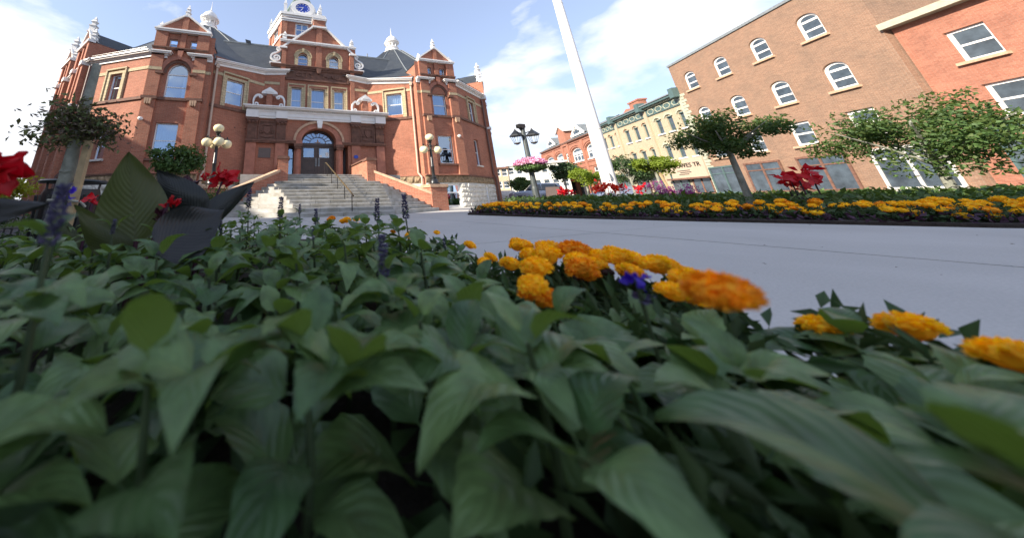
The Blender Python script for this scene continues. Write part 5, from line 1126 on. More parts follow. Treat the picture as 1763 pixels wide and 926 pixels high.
m = MB(); m.tube([(-2.72, -15.72, .0), (-2.735, -15.75, .32)], [.011, .008], 8); m.build('stem', 'canna_bud', cn, smooth=True)
cn = thing('canna', (-3.1, -16.1, .05), 'canna cut by the left edge of the picture with a big crimson flower head', 'plant', 'red flowered cannas in the near bed')
blade('leaf', (-3.12, -16.08, .405), (-2.86, -15.97, .475), .10, (.1, .2, .8), 'canna_dark', curl=.12, parent=cn)
blade('leaf', (-3.2, -16.0, .35), (-3.06, -15.98, .47), .08, (.3, .2, .6), 'canna_dark', curl=.1, parent=cn)
m = MB(); m.tube([(-3.12, -16.1, .0), (-3.10, -16.05, .40), (-3.03, -15.98, .50)], [.011, .008, .006], 8); m.build('stem', 'canna_bud', cn, smooth=True)
petal_cluster((-2.985, -15.945, .545), .075, 26, cn, seed=9); petal_cluster((-3.02, -15.96, .50), .05, 14, cn, 'canna_bud', seed=10)
cn = thing('canna', (-3.5, -14.7, .05), 'small distant canna with a few scarlet petals in front of the litter bin', 'plant', 'red flowered cannas in the near bed')
m = MB(); m.tube([(-3.44, -14.7, .0), (-3.45, -14.68, .48)], .008, 6); m.build('stem', 'canna_bud', cn, smooth=True)
petal_cluster((-3.46, -14.66, .50), .06, 8, cn, seed=12); blade('leaf', (-3.44, -14.7, .2), (-3.62, -14.75, .47), .09, (.4, .3, .5), 'canna_green', parent=cn); blade('leaf', (-3.44, -14.7, .2), (-3.25, -14.65, .45), .08, (.4, -.3, -.5), 'canna_dark', parent=cn)
for k, (x, y, z, r, lb) in enumerate(((-2.985, -15.71, .50, .026, 'loose bright blue salvia petals in front of the sapling stake'), (-1.795, -16.375, .335, .022, 'deep blue petals just left of the nearest orange marigold'))):
    t = thing('blue_salvia', (x, y, .05), lb, 'flower', 'blue salvia flowers in the near bed'); m = MB(); m.tube([(x, y, .05), (x, y, z)], .003, 5); m.build('stem', 'salvia_stem', t); petal_cluster((x, y, z), r, 7, t, 'blue_petal', seed=30+k); petal_cluster((x, y, z-.03), r*.8, 4, t, 'purple_flower', seed=40+k)
# ---- sapling with dry crown and its stake
sx_, sy_ = -4.07, -13.92
sp = thing('sapling', (sx_, sy_, .05), 'lopped grey sapling trunk with an untidy half dry nest of twigs and leaves', 'tree')
m = MB(); m.tube([(sx_-.012, sy_, 0), (sx_-.012, sy_, .35), (sx_-.006, sy_, .55), (sx_+.004, sy_, .78), (sx_-.004, sy_, .95), (sx_+.004, sy_, 1.1), (sx_+.0, sy_, 1.45), (sx_, sy_, 1.73)], [.052, .047, .045, .049, .042, .043, .036, .032], 18); m.build('trunk', 'bark_grey', sp, smooth=True)
m = MB(); m.tube([(sx_-.03, sy_-.033, .745), (sx_+.01, sy_-.050, .735), (sx_+.04, sy_-.025, .745)], [.012, .015, .012], 6); m.build('branch_scar', 'bark_grey', sp, smooth=True)
n = 800; P = RS.normal(size=(n, 3))*np.array([.13, .13, .08])+np.array([.03, 0, 1.10]); obj_from('dry_leaves', quads_mesh('dry_leaves', P, RS.normal(size=(n, 3))*np.array([1, 1, .5]), RS.normal(size=(n, 3)), .045, .014, 'twig'), None, sp, loc=(0, 0, 0))
tips = []
for k in range(34):
    a = ru(0, 2*PI); el = ru(-.8, 1.3); r = ru(.14, .33); s0 = Vector((sx_+.03+ru(-.04, .04), sy_, 1.10+ru(-.1, .1))); e_ = s0+Vector((math.cos(a)*r, math.sin(a)*r*.9, el*r*.6)); mid = s0.lerp(e_, .5)+Vector((0, 0, ru(-.02, .06)))
    m = MB(); m.tube([s0, mid, e_], [.007, .005, .002], 5); m.build('twig', 'twig', sp); tips += [e_, mid, s0.lerp(e_, .8)]
P = np.array([[p.x-sx_, p.y-sy_, p.z-.05] for p in tips for _ in range(9)])+RS.normal(size=(len(tips)*9, 3))*.045
obj_from('crown', quads_mesh('crown', P, RS.normal(size=P.shape), RS.normal(size=P.shape)*.6+np.array([0, 0, .8]), .050*RS.uniform(.7, 1.3, len(P)), .026, 'foliage_dry'), None, sp, loc=(0, 0, 0))
sk = MB(); sk.box(-3.975, -3.928, -13.985, -13.938, -.05, 1.00)
for v in range(4): x, y, z = sk.v[v]; sk.v[v] = (x-.0, y, z)
sk = sk.build('tree_stake', 'wood_stake', None, (-3.95, -13.96, 0)); tag(sk, 'square pale timber stake tied in front of the grey sapling', 'stake')
m = MB(); m.tube([(sx_-.07, sy_-.0, .50), (sx_-.02, sy_-.09, .515), (-3.95, -14.01, .51), (-3.90, -13.97, .50), (-3.88, -13.93, .46)], .010, 6); tie = m.build('tie', 'rope', sk, smooth=True); tie.location = (3.95, 13.96, 0)
# ---- litter bin, fence, shrubs on the left
bx, by = -4.52, -13.0
t = thing('litter_bin', (bx, by, 0), 'black slatted litter bin with a wide flat lid behind the sapling', 'litter bin')
m = MB(); m.lathe([(.20, .02), (.22, .1), (.235, .6), (.22, .64)], (bx, by, 0), 20); m.build('bin_body', 'black_plastic', t, smooth=True)
m = MB(); m.lathe([(.28, .705), (.285, .72), (.27, .735), (.15, .745), (.10, .74)], (bx, by, 0), 24); m.build('lid', 'black_iron', t, smooth=True)
for k in range(18):
    a = k*2*PI/18; m = MB(); m.tube([(bx+.235*math.cos(a), by+.235*math.sin(a), .05), (bx+.255*math.cos(a), by+.255*math.sin(a), .45), (bx+.27*math.cos(a), by+.27*math.sin(a), .58)], .012, 4); m.build('slat', 'black_iron', t)
for k in range(4):
    a = k*PI/2+.5; m = MB(); m.tube([(bx+.2*math.cos(a), by+.2*math.sin(a), .6), (bx+.21*math.cos(a), by+.21*math.sin(a), .71)], .012, 4); m.build('lid_support', 'black_iron', t)
t = thing('iron_fence', (-5.3, -10.6, 0), 'low black iron picket fence between the litter bin and the left wing', 'fence')
a, b = Vector((-9.3, -9.4, 0)), Vector((-4.3, -11.2, 0)); nP = 36
for zz in (.12, .50): m = MB(); m.tube([a+Vector((0, 0, zz)), b+Vector((0, 0, zz))], .014, 5); m.build('fence_rail', 'black_iron', t)
for k in range(nP+1):
    p = a.lerp(b, k/nP); m = MB(); m.tube([p, p+Vector((0, 0, .54)), p+Vector((0, 0, .60))], [.013, .013, .003], 5); m.build('picket', 'black_iron', t)
tree('shrub', (-4.98, -8.62, .0), 1.98, (.78, .62, .42), 'small bushy green tree beside the left lamp post, under the lower window', 'foliage_mid', n=3000, ls=.10, trunk=.045, limbs=5, cz=1.50, cat='shrub')
def bush(x, y, r, h, label, mat, n=1500, ls=.07, cat='shrub', group=None):
    t = thing('bush', (x, y, 0), label, cat, group); obj_from('foliage', crown_mesh('foliage', mat, r, r, h*.55, n, ls, 16, .2), None, t, loc=(0, 0, h*.5))
    m = MB(); m.tube([(x, y, 0), (x, y, h*.6)], [.02, .01], 5); m.build('stem', 'pine_bark', t); return t
bush(-4.15, -8.4, .62, .95, 'dense green bush at the foot of the left cream downspout', 'foliage_mid'); bush(-4.95, -8.9, .5, .8, 'round bush below the small bushy tree left of the lamp', 'foliage_dark')
bush(-8.2, -9.0, .5, .55, 'low bush in front of the stone basement of the left wing', 'foliage_dark'); bush(-6.6, -9.6, .45, .5, 'low bush behind the iron fence, nearer the stairs', 'foliage_mid')
tree('tree', (-12.5, -3.6, 0), 2.1, (1.3, 1.3, .7), 'yellow green sunlit tree at the far left behind the corner of the hall', 'foliage_yellow', n=3600, ls=.16, trunk=.08, cz=1.15)
# red object left of the sill: loose canna flowers on the ground floor side are built above
# ================================================================== FAR BED: cannas, trees
def canna_far(x, y, z, label, mat, n=3):
    t = thing('canna', (x, y, 0), label, 'plant', 'red cannas in the far bed'); R_ = random.Random(int(x*100))
    for k in range(n):
        xx, yy = x+R_.uniform(-.35, .35), y+R_.uniform(-.35, .35); m = MB(); m.tube([(xx, yy, 0), (xx, yy, z*R_.uniform(.85, 1.05))], .012, 4); m.build('stem', 'canna_bud', t)
        blade('leaf', (xx, yy, .25), (xx+R_.uniform(-.25, .25), yy+R_.uniform(-.1, .1), z*.8), .14, (1, .3, 0), 'canna_dark', parent=t, n=6, k=2)
        me = quads_mesh('blossom', RS.normal(size=(26, 3))*np.array([.075, .075, .075]), RS.normal(size=(26, 3)), RS.normal(size=(26, 3)), .15, .12, mat); o = obj_from('blossom', me, None, t, loc=Vector((xx-x, yy-y, z*R_.uniform(.9, 1.1))))
leafmat('canna_orange_red', (.80, .05, .015), (.65, .03, .02), (.6, .04, .02), .3, .5)
canna_far(9.6, -8.75, .80, 'scarlet cannas just left of the flagpole foot', 'canna_orange_red'); canna_far(11.5, -8.4, .76, 'crimson cannas just right of the flagpole foot', 'canna_red', 2)
canna_far(10.9, -6.2, .72, 'dark red cannas under the small lime green tree', 'canna_red'); canna_far(13.0, -4.9, .74, 'red cannas beside the brown box', 'canna_red', 1); canna_far(8.1, -13.6, .74, 'crimson cannas at the right end of the bed', 'canna_red'); canna_far(15.2, -4.4, .9, 'bright red flowers between brown box and lime tree', 'canna_orange_red', 1)
bush(10.55, -9.9, .45, .95, 'bush of magenta flowers below the cream sign', 'magenta', 1500, .06, 'flowers'); bush(9.5, -11.0, .4, .75, 'low tuft of purple flowers right of the lime trees', 'magenta', 900, .05, 'flowers')
tree('tree', (15.3, -4.15, 0), 2.4, (.78, .78, .55), 'small lime green street tree left of the flagpole', 'foliage_lime', n=4500, ls=.10, trunk=.06, group='young street trees', cz=1.62)
tree('tree', (11.8, -9.28, 0), 2.02, (.58, .58, .36), 'broad lime green tree with a pale stake right of the flagpole', 'foliage_lime', n=5000, ls=.085, trunk=.06, group='young street trees', cz=1.60)
sk2 = MB(); sk2.tube([(12.05, -9.5, 0), (11.85, -9.35, 1.3)], .045, 6); tag(sk2.build('tree_stake', 'wood_stake', None, (12.0, -9.45, 0)), 'pale round stake slanting under the broad lime green tree', 'stake')
tree('tree', (16.6, -5.6, 0), 2.95, (.95, .95, .85), 'dark bluish green tree just right of the flagpole', 'foliage_dark', n=6000, ls=.11, trunk=.07, group='young street trees', cz=1.85)
tree('tree', (18.9, -.1, 0), 3.3, (1.2, 1.2, .75), 'dark green tree in front of the red brick row', 'foliage_dark', n=3600, ls=.17, trunk=.08, group='young street trees', cz=2.35)
tree('tree', (24.8, 9.8, 0), 3.0, (1.35, 1.35, .9), 'loose green tree behind the lantern post and parked car', 'foliage_mid', n=3600, ls=.2, trunk=.08, group='young street trees', cz=2.0)
tree('tree', (7.95, -12.75, 0), 2.4, (.90, .90, .58), 'spreading locust tree with drooping twigs above the cream sign', 'foliage_mid', n=6500, ls=.075, trunk=.07, group='young street trees', cz=1.78, clumps=20)
tree('tree', (14.2, -13.6, 0), 3.0, (1.5, 1.5, 1.0), 'full green tree beside the brown brick building', 'foliage_mid', n=8000, ls=.10, trunk=.09, group='young street trees', cz=1.9)
tree('tree', (13.0, -17.5, 0), 2.6, (1.3, 1.3, .9), 'dark green tree at the far right of the view', 'foliage_dark', n=7000, ls=.10, trunk=.08, group='young street trees', cz=1.6)
# ================================================================== PARKED CARS, BOX
def vehicle(x, y, rz, label, paint, L=4.6, Wd=1.8, H=1.45, pickup=False):
    t = thing('parked_car', (x, y, 0), label, 'car', 'cars parked along the street', rz); hw = Wd/2
    def bd(name, mat, prof, w0, w1, **k):
        m = MB(); n = len(prof)
        a = [(px_, -w0 if pz < .75*H*.75 else -w1, pz) for px_, pz in prof]; b = [(px_, w0 if pz < .75*H*.75 else w1, pz) for px_, pz in prof]
        m.add(a+b, [tuple(range(n-1, -1, -1)), tuple(range(n, 2*n))]+[(i, (i+1) % n, (i+1) % n+n, i+n) for i in range(n)]); o = m.build(name, mat, None, None); o.parent = t; o.location = (0, 0, 0)
        bv = o.modifiers.new('bevel', 'BEVEL'); bv.width = .05; bv.segments = 3; bv.limit_method = 'ANGLE'; me_ = o.data; me_.polygons.foreach_set('use_smooth', [True]*len(me_.polygons)); return o
    h1 = H*.60
    body = bd('body', paint, [(-L/2, .22), (L/2-.05, .22), (L/2, .35), (L/2-.02, h1*.82), (L/2-.25, h1*.98), (L*.22, h1*1.08), (-L/2+.05, h1*1.08), (-L/2, h1*.7)], hw, hw*.97)
    cab = [(L*.20, h1*1.06), (L*.07, H*.97), (L*.0, H), (-L*.36, H*.98), (-L*.46, h1*1.08)] if not pickup else [(L*.20, h1*1.06), (L*.08, H*.98), (-L*.12, H), (-L*.17, h1*1.06)]
    bd('cabin', paint, cab, hw*.92, hw*.80)
    for s1 in (-1, 1):
        m = MB(); xs = [(L*.165, h1*1.10), (L*.065, H*.93), (-L*.08, H*.94), (-L*.08, h1*1.10)]; m.poly([(a, s1*(hw*.925-(b-h1)*.10/(H-h1)+.005), b) for a, b in xs]); o = m.build('side_window', 'car_glass', None); o.parent = t; o.location = (0, 0, 0)
        if not pickup: m = MB(); xs = [(-L*.10, h1*1.10), (-L*.10, H*.94), (-L*.33, H*.92), (-L*.41, h1*1.12)]; m.poly([(a, s1*(hw*.925-(b-h1)*.10/(H-h1)+.005), b) for a, b in xs]); o = m.build('side_window', 'car_glass', None); o.parent = t; o.location = (0, 0, 0)
        for wx in (L*.31, -L*.30):
            m = MB(); m.lathe([(.12, -.11), (.30, -.11), (.33, -.05), (.33, .05), (.30, .11), (.12, .11)], (0, 0, 0), 18, RX); o = m.build('wheel', 'tyre', None); o.parent = t; o.location = (wx, s1*(hw-.08), .32)
            m = MB(); m.lathe([(.20, -.115), (.20, .115), (.02, .13)], (0, 0, 0), 10, RX); r_o = m.build('rim', 'lead', None); r_o.parent = o; r_o.location = (0, 0, 0)
        m = MB(); m.box(L/2-.06, L/2+.01, s1*hw*.55-.2, s1*hw*.55+.2, h1*.62, h1*.82); o = m.build('headlight', 'white_dirty', None); o.parent = t; o.location = (0, 0, 0)
    m = MB(); m.poly([(L*.195, -hw*.8, h1*1.10), (L*.195, hw*.8, h1*1.10), (L*.075, hw*.72, H*.95), (L*.075, -hw*.72, H*.95)]); m.v = [(a+.012, b, c_+.012) for a, b, c_ in m.v]; o = m.build('windscreen', 'car_glass', None); o.parent = t; o.location = (0, 0, 0)
    m = MB(); m.box(L/2-.03, L/2+.02, -hw*.45, hw*.45, h1*.45, h1*.72); o = m.build('grille', 'black_plastic', None); o.parent = t; o.location = (0, 0, 0)
    return t
vehicle(16.95, .75, math.radians(134), 'silver four wheel drive parked behind the lantern post', 'car_silver', 3.7, 1.6, 1.5)
vehicle(21.8, -1.2, math.radians(60), 'grey car parked by the red brick row behind the flagpole foot', 'car_silver', 4.2, 1.7, 1.1)
vehicle(22.5, 13.5, math.radians(60), 'small red car far off beside the corner of the hall', 'car_red', 4.0, 1.6, 1.05)
vehicle(19.2, 6.6, math.radians(62), 'white van like car seen past the corner of the hall', 'white_dirty', 4.2, 1.7, 1.15)
m = MB(); m.hexa([(14.95, -1.64, .0), (15.56, -2.36, .0), (16.0, -1.98, 0), (15.4, -1.24, 0), (15.03, -1.76, 1.12), (15.49, -2.28, 1.12), (15.85, -1.92, 1.12), (15.4, -1.4, 1.12)]); tag(m.build('stone_plinth', 'brown_box', None, (15.2, -1.8, 0)), 'plain brown tapering box standing behind the far bed', 'plinth')
# ================================================================== STREET ROW
OX, OY = 20.013, -29.61; ex_, ey_ = .5, .866
def RF(m=1, off=0): return None
class RowFr(Fr):
    def __init__(s, off=0):
        s.off = off
    def P(s, u, d, z): return (OX+ex_*u-ey_*(d+s.off), OY+ey_*u+ex_*(d+s.off), z)
RW = RowFr()
def bld(name, label, cat='building'): return thing(name, RW.P(40, 0, 0), label, cat, None)
def B(mb, name, mat, t): return mb.build(name, mat, t)
def blockfb(u0, u1, d0, d1, z0, z1): m = MB(); m.fbox(RW, u0, u1, d0, d1, z0, z1); return m
def shopfront(u0, u1, d, z0, z1, t):
    o = B(blockfb(u0, u1, d-.1, d, z0, z1), 'shop_window', 'dark_far_glass', t); n = max(2, int((u1-u0)/.9)); fm = MB()
    for k in range(n+1): u = u0+(u1-u0)*k/n; fm.fbox(RW, u-.05, u+.05, d-.02, d+.05, z0, z1)
    fm.fbox(RW, u0-.05, u1+.05, d-.02, d+.06, z1-.08, z1+.05); fm.fbox(RW, u0, u1, d-.02, d+.04, z1-.62, z1-.54); fm.fbox(RW, u0-.05, u1+.05, d-.02, d+.08, z0-.05, z0+.35)
    fm.build('shop_frame', random.choice(('teal_trim', 'dark_wood', 'white_dirty', 'brownstone')), o)
# --- red brick row
t = bld('red_brick_row', 'long red brick building with round arched windows, slate roof and white dormers'); t.location = RW.P(61, 0, 0); WL[t] = Vector(t.location)
arch4 = [(70.0, 66.4), (65.0, 61.8), (58.5, 55.3), (53.7, 50.2)]
ops = [(b-.1, a+.1, 6.35, 7.9, .75) for a, b in arch4]+[(60.1, 61.1, 6.5, 8.1, .25)]
lowo = [(69.2, 70.4, 3.4, 4.95), (66.6, 67.8, 3.4, 4.95), (63.4, 64.6, 3.4, 4.95), (61.3, 62.5, 3.4, 4.95), (57.4, 58.6, 3.4, 4.95), (55.0, 56.2, 3.4, 4.95), (52.0, 53.2, 3.4, 4.95), (50.2, 51.4, 3.4, 4.95)]
B(wall(RW, 49.4, 72.3, 0, 10.15, ops+lowo, t=.35), 'wall', 'brick_red_row', t)
m = MB(); m.poly([RW.P(72.3, 0, 0), RW.P(72.3, -9, 0), RW.P(72.3, -9, 10.15), RW.P(72.3, 0, 10.15)]); m.poly([RW.P(49.4, 0, 0), RW.P(49.4, -9, 0), RW.P(49.4, -9, 10.15), RW.P(49.4, 0, 10.15)]); B(m, 'side_wall', 'brick_red_row', t)
for o in ops+lowo:
    big = o[1]-o[0] > 2
    window(RW, o[0], o[1], o[2], o[3], t, rise=o[4] if len(o) > 4 else 0, dep=.15, fw=.16 if big else .12, mull=2 if big else 0, gl='dark_far_glass', room=False, rail=.6)
    if big:
        uc = (o[0]+o[1])/2; m = MB()
        A = arc(uc, o[3], (o[1]-o[0])/2+.25, .98, 0, PI, 16); m.ribbon(RW, A, .22, -.02, .12); B(m, 'brick_arch', 'brick_red_row', t)
        m = MB(); A = arc(uc, o[3], (o[1]-o[0])/2+.55, 1.25, 0, PI, 16); m.ribbon(RW, A, .12, -.02, .16); B(m, 'hood_mould', 'terracotta', t)
        m = MB(); m.fbox(RW, o[0]+.15, o[1]-.15, -.22, -.12, 7.55, 8.0); m.fbox(RW, o[0]-.1, o[1]+.1, -.05, .12, 6.22, 6.35); B(m, 'window_trim', 'white_paint', t)
for z, d, h in ((10.0, .3, .2), (9.6, .12, .12), (5.9, .1, .15), (5.2, .1, .12)): B(blockfb(49.4, 72.3, -.05, d, z, z+h), 'string_course', 'brownstone' if z > 9.9 else 'brick_red_row', t)
for u in (71.9, 65.7, 61.6, 59.5, 54.5, 49.7): B(blockfb(u-.3, u+.3, -.05, .16, 0, 9.6), 'pilaster', 'brick_red_row', t)
P = RW.P
for nm, pts in (('roof', [P(49.4, .35, 10.2), P(72.6, .35, 10.2), P(70.2, -3.2, 12.3), P(49.4, -3.2, 12.3)]), ('roof', [P(72.6, .35, 10.2), P(72.6, -9, 10.2), P(70.2, -3.2, 12.3)]), ('roof', [P(49.4, -3.2, 12.3), P(70.2, -3.2, 12.3), P(72.6, -9, 10.2), P(49.4, -9, 10.2)])):
    m = MB(); m.poly(pts); B(m, nm, 'slate_light', t)
for ua, ub, za in ((65.2, 68.8, 12.45), (53.8, 57.9, 12.55)):
    uc = (ua+ub)/2; m = MB(); m.fprism(RW, [(ua, 10.9), (ub, 10.9), (uc, za)], -.9, -.35); dm = B(m, 'dormer', 'white_dirty', t)
    m = MB()
    for s1 in (-1, 1): m.fprism(RW, [(uc+s1*(ub-ua)*.53, 10.95), (uc, za+.12), (uc, za-.12), (uc+s1*(ub-ua)*.40, 10.95)], -.4, -.15)
    m.fbox(RW, ua, ub, -.4, -.12, 10.72, 11.0); m.build('gable_board', 'white_paint', dm)
    for k in range(3): u = uc-.75+k*.55; m = MB(); m.fbox(RW, u, u+.38, -.36, -.11, 10.98, 11.5+.25*(k == 1)); m.build('window', 'dark_far_glass', dm)
    m = MB(); m.poly([P(ua-.1, -.25, 10.95), P(uc, -.2, za+.1), P(uc, -4, za+.1), P(ua-.1, -2.2, 10.95)]); m.poly([P(ub+.1, -.25, 10.95), P(uc, -.2, za+.1), P(uc, -4, za+.1), P(ub+.1, -2.2, 10.95)]); m.build('dormer_roof', 'slate_light', dm)
m = MB(); m.fprism(RW, [(59.3, 9.6), (61.9, 9.6), (61.9, 12.6), (60.6, 13.35), (59.3, 12.6)], -2.5, .2); B(m, 'wall_dormer', 'brick_red_row', t)
m = MB()
for s1 in (-1, 1): m.fprism(RW, [(60.6+s1*1.7, 12.45), (60.6, 13.62), (60.6, 13.42), (60.6+s1*1.7, 12.25)], -3, .45)
B(m, 'wall_dormer_roof', 'white_dirty', t)
m = MB(); m.fbox(RW, 64.5, 65.8, -3.9, -2.9, 11, 13.3); B(m, 'chimney', 'brick_red_row', t)
m = MB(); m.hexa([P(59.5, 2.6, 3.1), P(71.9, 2.6, 3.1), P(71.9, .1, 3.1), P(59.5, .1, 3.1), P(59.5, 2.5, 3.2), P(71.9, 2.5, 3.2), P(71.9, .1, 3.95), P(59.5, .1, 3.95)]); B(m, 'awning', 'red_cloth', t)
m = MB()
for k in range(14): u = 59.7+k*.9; m.fbox(RW, u, u+.4, 2.5, 2.62, 2.7, 3.15)
B(m, 'awning_stripes', 'white_dirty', t)['kind'] = 'stuff'
for u0 in (50, 53, 56, 60, 63.2, 66.4, 69.4): shopfront(u0, u0+2.4, .06, .3, 2.9, t)
B(blockfb(49.5, 59, -.1, .35, 2.95, 3.25), 'fascia', 'teal_trim', t)
# --- cream row with green frieze
t = bld('cream_brick_row', 'three storey cream brick building with green panelled frieze'); t.location = RW.P(42, 0, 0); WL[t] = Vector(t.location)
W3 = [(48.75, 48.1), (47.25, 46.6), (45.7, 45.0), (43.85, 43.1), (42.15, 41.45), (40.5, 39.8), (38.5, 37.8), (36.95, 36.25), (35.35, 34.65)]
o3 = [(b, a, 7.0, 8.6) for a, b in W3]; o2 = [(b, a, 4.15, 5.62) for a, b in W3]
B(wall(RW, 34.25, 49.35, 0, 10.2, o3+o2, t=.3), 'wall', 'brick_cream', t)
for o in o3+o2:
    window(RW, *o, t, dep=.12, fw=.08, gl='dark_far_glass', room=False, mat='teal_trim'); uc = (o[0]+o[1])/2; m = MB(); m.ribbon(RW, arc(uc, o[3]-.08, .5, .34, .15, PI-.15, 10), .12, -.02, .12); m.fbox(RW, uc-.07, uc+.07, 0, .2, o[3]+.18, o[3]+.42); B(m, 'window_hood', 'stone_coping' if o[0] > 39.3 else 'pale_trim', t)
    m = MB(); m.fbox(RW, o[0]-.1, o[1]+.1, -.02, .14, o[2]-.12, o[2]); B(m, 'window_sill', 'white_paint', t)
    m = MB(); m.fbox(RW, o[0], o[1], -.12, .01, o[3]-.10, o[3]); B(m, 'window_head', 'teal_trim', t)
B(blockfb(34.2, 49.35, -.05, .10, 9.30, 10.1), 'frieze', 'teal_trim', t)
for a, b in ((34.5, 39.1), (39.9, 44.6), (45.4, 49.2)):
    n_ = 4; w_ = (b-a)/n_
    for k in range(n_):
        c0 = a+w_*(k+.5); hw_ = w_*.40; ok = MB(); pts = [(c0-hw_, 9.7), (c0-hw_+.2, 9.96), (c0+hw_-.2, 9.96), (c0+hw_, 9.7), (c0+hw_-.2, 9.44), (c0-hw_+.2, 9.44), (c0-hw_, 9.7)]
        ok.ribbon(RW, pts, .07, .09, .15); B(ok, 'frieze_panel', 'pale_trim', t)
for k in range(60): pass
m = MB()
for k in range(74): u = 34.4+k*.2; m.fbox(RW, u, u+.09, .1, .32, 10.12, 10.28)
B(m, 'dentils', 'pale_trim', t)['kind'] = 'stuff'
B(blockfb(34.2, 49.4, -.05, .55, 10.28, 10.5), 'cornice', 'teal_trim', t); B(blockfb(34.2, 49.4, -.05, .65, 10.5, 10.62), 'gutter', 'lead', t)
m = MB(); m.poly([P(34.2, .5, 10.6), P(49.4, .5, 10.6), P(49.4, -3, 11.5), P(34.2, -3, 11.5)]); B(m, 'roof', 'slate_light', t)
for u in (34.35, 39.5, 45.05, 49.2): B(blockfb(u-.22, u+.22, -.05, .18, 3.4, 10.1), 'pilaster', 'pale_trim' if u < 36 else 'brick_cream', t); B(blockfb(u-.28, u+.28, 0, .75, 10.0, 11.0), 'corner_block', 'teal_trim', t)
m = MB(); m.fprism(RW, [(41.2, 10.6), (49.4, 10.6), (49.4, 11.4), (47.3, 12.5), (41.2, 11.2)], -3.4, -3.0); B(m, 'party_wall', 'brick_red_row', t)
m = MB(); m.fbox(RW, 44.0, 45.8, -3.5, -2.6, 11.2, 13.0); m.fbox(RW, 43.9, 45.9, -3.6, -2.5, 12.75, 12.95); B(m, 'chimney', 'brick_red_row', t)
for u0 in (34.6, 37.0, 40, 42.4, 45.4, 47.4): shopfront(u0, u0+1.9, .06, .3, 2.6, t)
B(blockfb(40, 49.3, -.1, 1.2, 2.95, 3.15), 'canopy', 'teal_trim', t)
sg = blockfb(34.3, 38.35, .05, .35, 2.12, 3.95).build('shop_sign', 'cream_board', t)
me_o = None
def rowtext(body, size, u, z, d, parent, sx=1):
    M = Matrix(((-ex_, 0, -ey_, 0), (-ey_, 0, ex_, 0), (0, 1, 0, 0), (0, 0, 0, 1))); p = RW.P(u, d, z); o = text(body, size, .02, Matrix.Translation(p) @ M, 'black_letters', 'lettering', parent, 'LEFT', sx); o.location = -WL.get(parent, Vector()); return o
WL[sg] = Vector(); rowtext('LOWES TR', .58, 37.75, 3.30, .372, sg, 1.12)
m = MB()
for k, (a, b, z) in enumerate(((37.5, 36.0, 2.78), (37.2, 35.9, 2.60), (37.4, 36.2, 2.42))): m.fbox(RW, b, a, .345, .362, z, z+.07)
m.build('small_print', 'black_letters', sg)
B(blockfb(34.3, 39, .0, .5, 1.95, 2.11), 'sign_trim', 'brownstone', t)
# --- brown brick building on the right, standing higher
t = bld('brown_brick_building', 'tall brown brick building with round headed white windows at the right'); t.location = RW.P(28, 0, 0); WL[t] = Vector(t.location)
bo = [(u, u+1.15, z, z+1.25, .5) for u in (31.9, 28.9, 25.9, 22.9) for z in (10.2, 6.6)]+[(u, u+1.2, 3.6, 5.2) for u in (31.9, 28.9, 25.9, 22.9)]
B(wall(RW, 21.0, 34.2, 0, 13.4, bo, t=.3, d=.25), 'wall', 'brick_brown', t)
m = MB(); m.poly([P(34.2, .25, 0), P(34.2, -9, 0), P(34.2, -9, 13.4), P(34.2, .25, 13.4)]); m.poly([P(21, .25, 0), P(21, -9, 0), P(21, -9, 13.4), P(21, .25, 13.4)]); m.poly([P(21, .25, 13.3), P(34.2, .25, 13.3), P(34.2, -9, 13.3), P(21, -9, 13.3)]); B(m, 'side_wall', 'brick_brown', t)
for o in bo: window(RW, *o[:4], t, d=.25, rise=o[4] if len(o) > 4 else 0, dep=.12, fw=.14, gl='dark_far_glass', room=False); B(blockfb(o[0]-.1, o[1]+.1, .2, .4, o[2]-.15, o[2]), 'window_sill', 'stone_coping', t)
for k in range(34): z = k*.3; B(blockfb(33.6 if k % 2 else 33.8, 34.22, .2, .30, z+.02, z+.28), 'quoin', 'pale_trim', t)
B(blockfb(21, 34.25, .2, .34, 13.25, 13.45), 'coping', 'lead', t)
for u0 in (21.5, 25, 28.5, 31.6): shopfront(u0, u0+2.4, .32, .3, 2.8, t)
t = bld('grey_brick_shop', 'lower red brick shop beyond the brown building at the far right'); t.location = RW.P(15, 0, 0); WL[t] = Vector(t.location)
bo = [(u, u+1.1, z, z+1.6) for u in (18.6, 16, 13.4, 10.8, 8.2) for z in (3.6, 6.4)]
B(wall(RW, 7, 20.95, 0, 9.4, bo, t=.3), 'wall', 'brick_red_row', t)
for o in bo: window(RW, *o, t, dep=.12, fw=.12, gl='dark_far_glass', room=False); B(blockfb(o[0]-.1, o[1]+.1, -.05, .14, o[2]-.14, o[2]), 'window_sill', 'stone_coping', t)
B(blockfb(7, 20.95, -.05, .45, 9.1, 9.45), 'cornice', 'pale_trim', t); B(blockfb(7, 20.95, -.05, .2, 3.0, 3.25), 'fascia', 'teal_trim', t)
m = MB(); m.poly([P(7, 0, 9.4), P(20.95, 0, 9.4), P(20.95, -9, 9.4), P(7, -9, 9.4)]); m.poly([P(7, 0, 0), P(7, -9, 0), P(7, -9, 9.4), P(7, 0, 9.4)]); B(m, 'roof', 'lead', t)
for u0 in (8, 11.2, 14.4, 17.6): shopfront(u0, u0+2.5, .06, .3, 2.7, t)
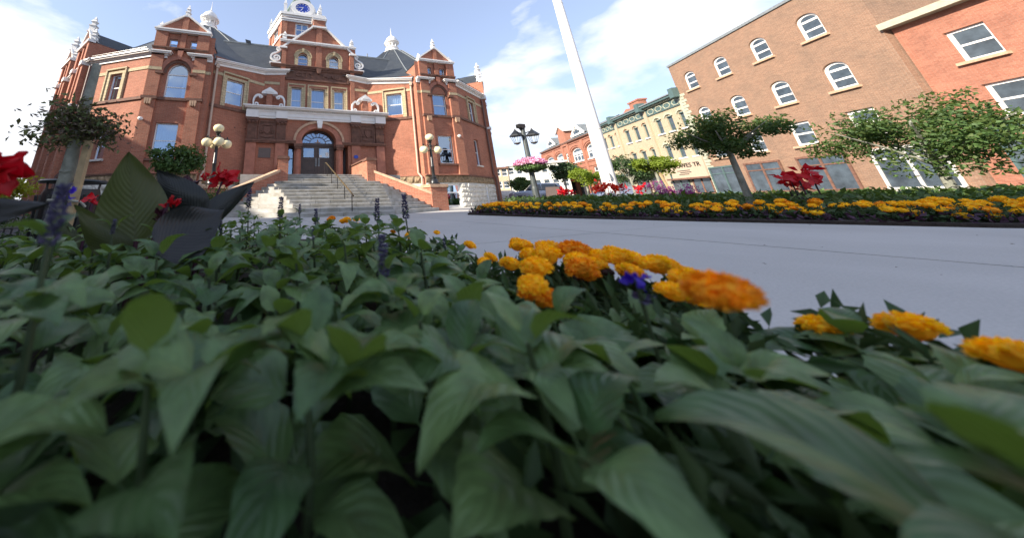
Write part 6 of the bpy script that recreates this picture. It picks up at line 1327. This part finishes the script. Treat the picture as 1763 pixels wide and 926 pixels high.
# --- distant pale buildings between the hall and the red row
def plain(name, x0, y0, x1, y1, h, depth, mat, label, nwin, rows, roof='lead'):
    F = Fr((x0, y0), (x1, y1)); t = thing(name, ((x0+x1)/2, (y0+y1)/2, 0), label, 'building'); L = F.L; ops = []
    for r in range(rows):
        for k in range(nwin): u = (k+.5)*L/nwin; ops.append((u-.45, u+.45, 1.6+r*h/(rows+.6)+.6, 1.6+r*h/(rows+.6)+1.9))
    B(wall(F, 0, L, 0, h, ops, t=.2), 'wall', mat, t)
    for o in ops: window(F, *o, t, dep=.1, fw=.09, gl='dark_far_glass', room=False)
    P_ = F.P; m = MB()
    for u in (0, L): m.poly([P_(u, 0, 0), P_(u, -depth, 0), P_(u, -depth, h), P_(u, 0, h)])
    m.poly([P_(0, -depth, 0), P_(L, -depth, 0), P_(L, -depth, h), P_(0, -depth, h)]); B(m, 'side_wall', mat, t)
    m = MB(); m.poly([P_(0, 0, h-.05), P_(L, 0, h-.05), P_(L, -depth, h-.05), P_(0, -depth, h-.05)]); B(m, 'roof', roof, t)
    m = MB(); m.fbox(F, -.2, L+.2, -.2, .3, h-.1, h+.2); B(m, 'cornice', 'brownstone' if 'cream' in name else 'white_dirty', t)
    return t, F
t, F = plain('cream_corner_building', 37.2, 28.9, 39.6, 26.4, 5.9, 8, 'brick_cream', 'small cream building with dark cornice just right of the hall corner', 3, 2)
t, F = plain('white_rendered_building', 39.7, 26.6, 45.6, 19.8, 6.3, 9, 'white_render', 'pale white rendered building behind the pink flower basket', 7, 2)
m = MB(); m.fbox(F, 3.4, 4.2, -2, -1.3, 6.2, 7.5); B(m, 'chimney', 'brick_brown', t)
# --- buildings across the street on the left, outside the picture; they shade the plaza
t, F = plain('left_street_building', -28, -11.9, -28, 7, 13.2, 10, 'brick_red_row', 'long red brick building across the street left of the hall', 9, 3); 
t2, F2 = plain('left_corner_building', -29, -44, -29, -12.3, 21.5, 12, 'brick_brown', 'tall brown brick corner building across the street left of the plaza', 11, 5)

n = 160; P = np.stack([RS.uniform(-1.2, 9, n), RS.uniform(-17.5, -8, n), np.full(n, .004)], 1); P = P[np.array([not inside((p[0], p[1]), FB_POLY) and p[0] > -1.0 for p in P])]
o = obj_from('plaza_litter', quads_mesh('plaza_litter', P, RS.normal(size=P.shape)*np.array([1, 1, .1]), np.array([0, 0, 1.])+RS.normal(size=P.shape)*.2, .018*RS.uniform(.3, 1.2, len(P)), .010, 'wilted')); o['kind'] = 'stuff'
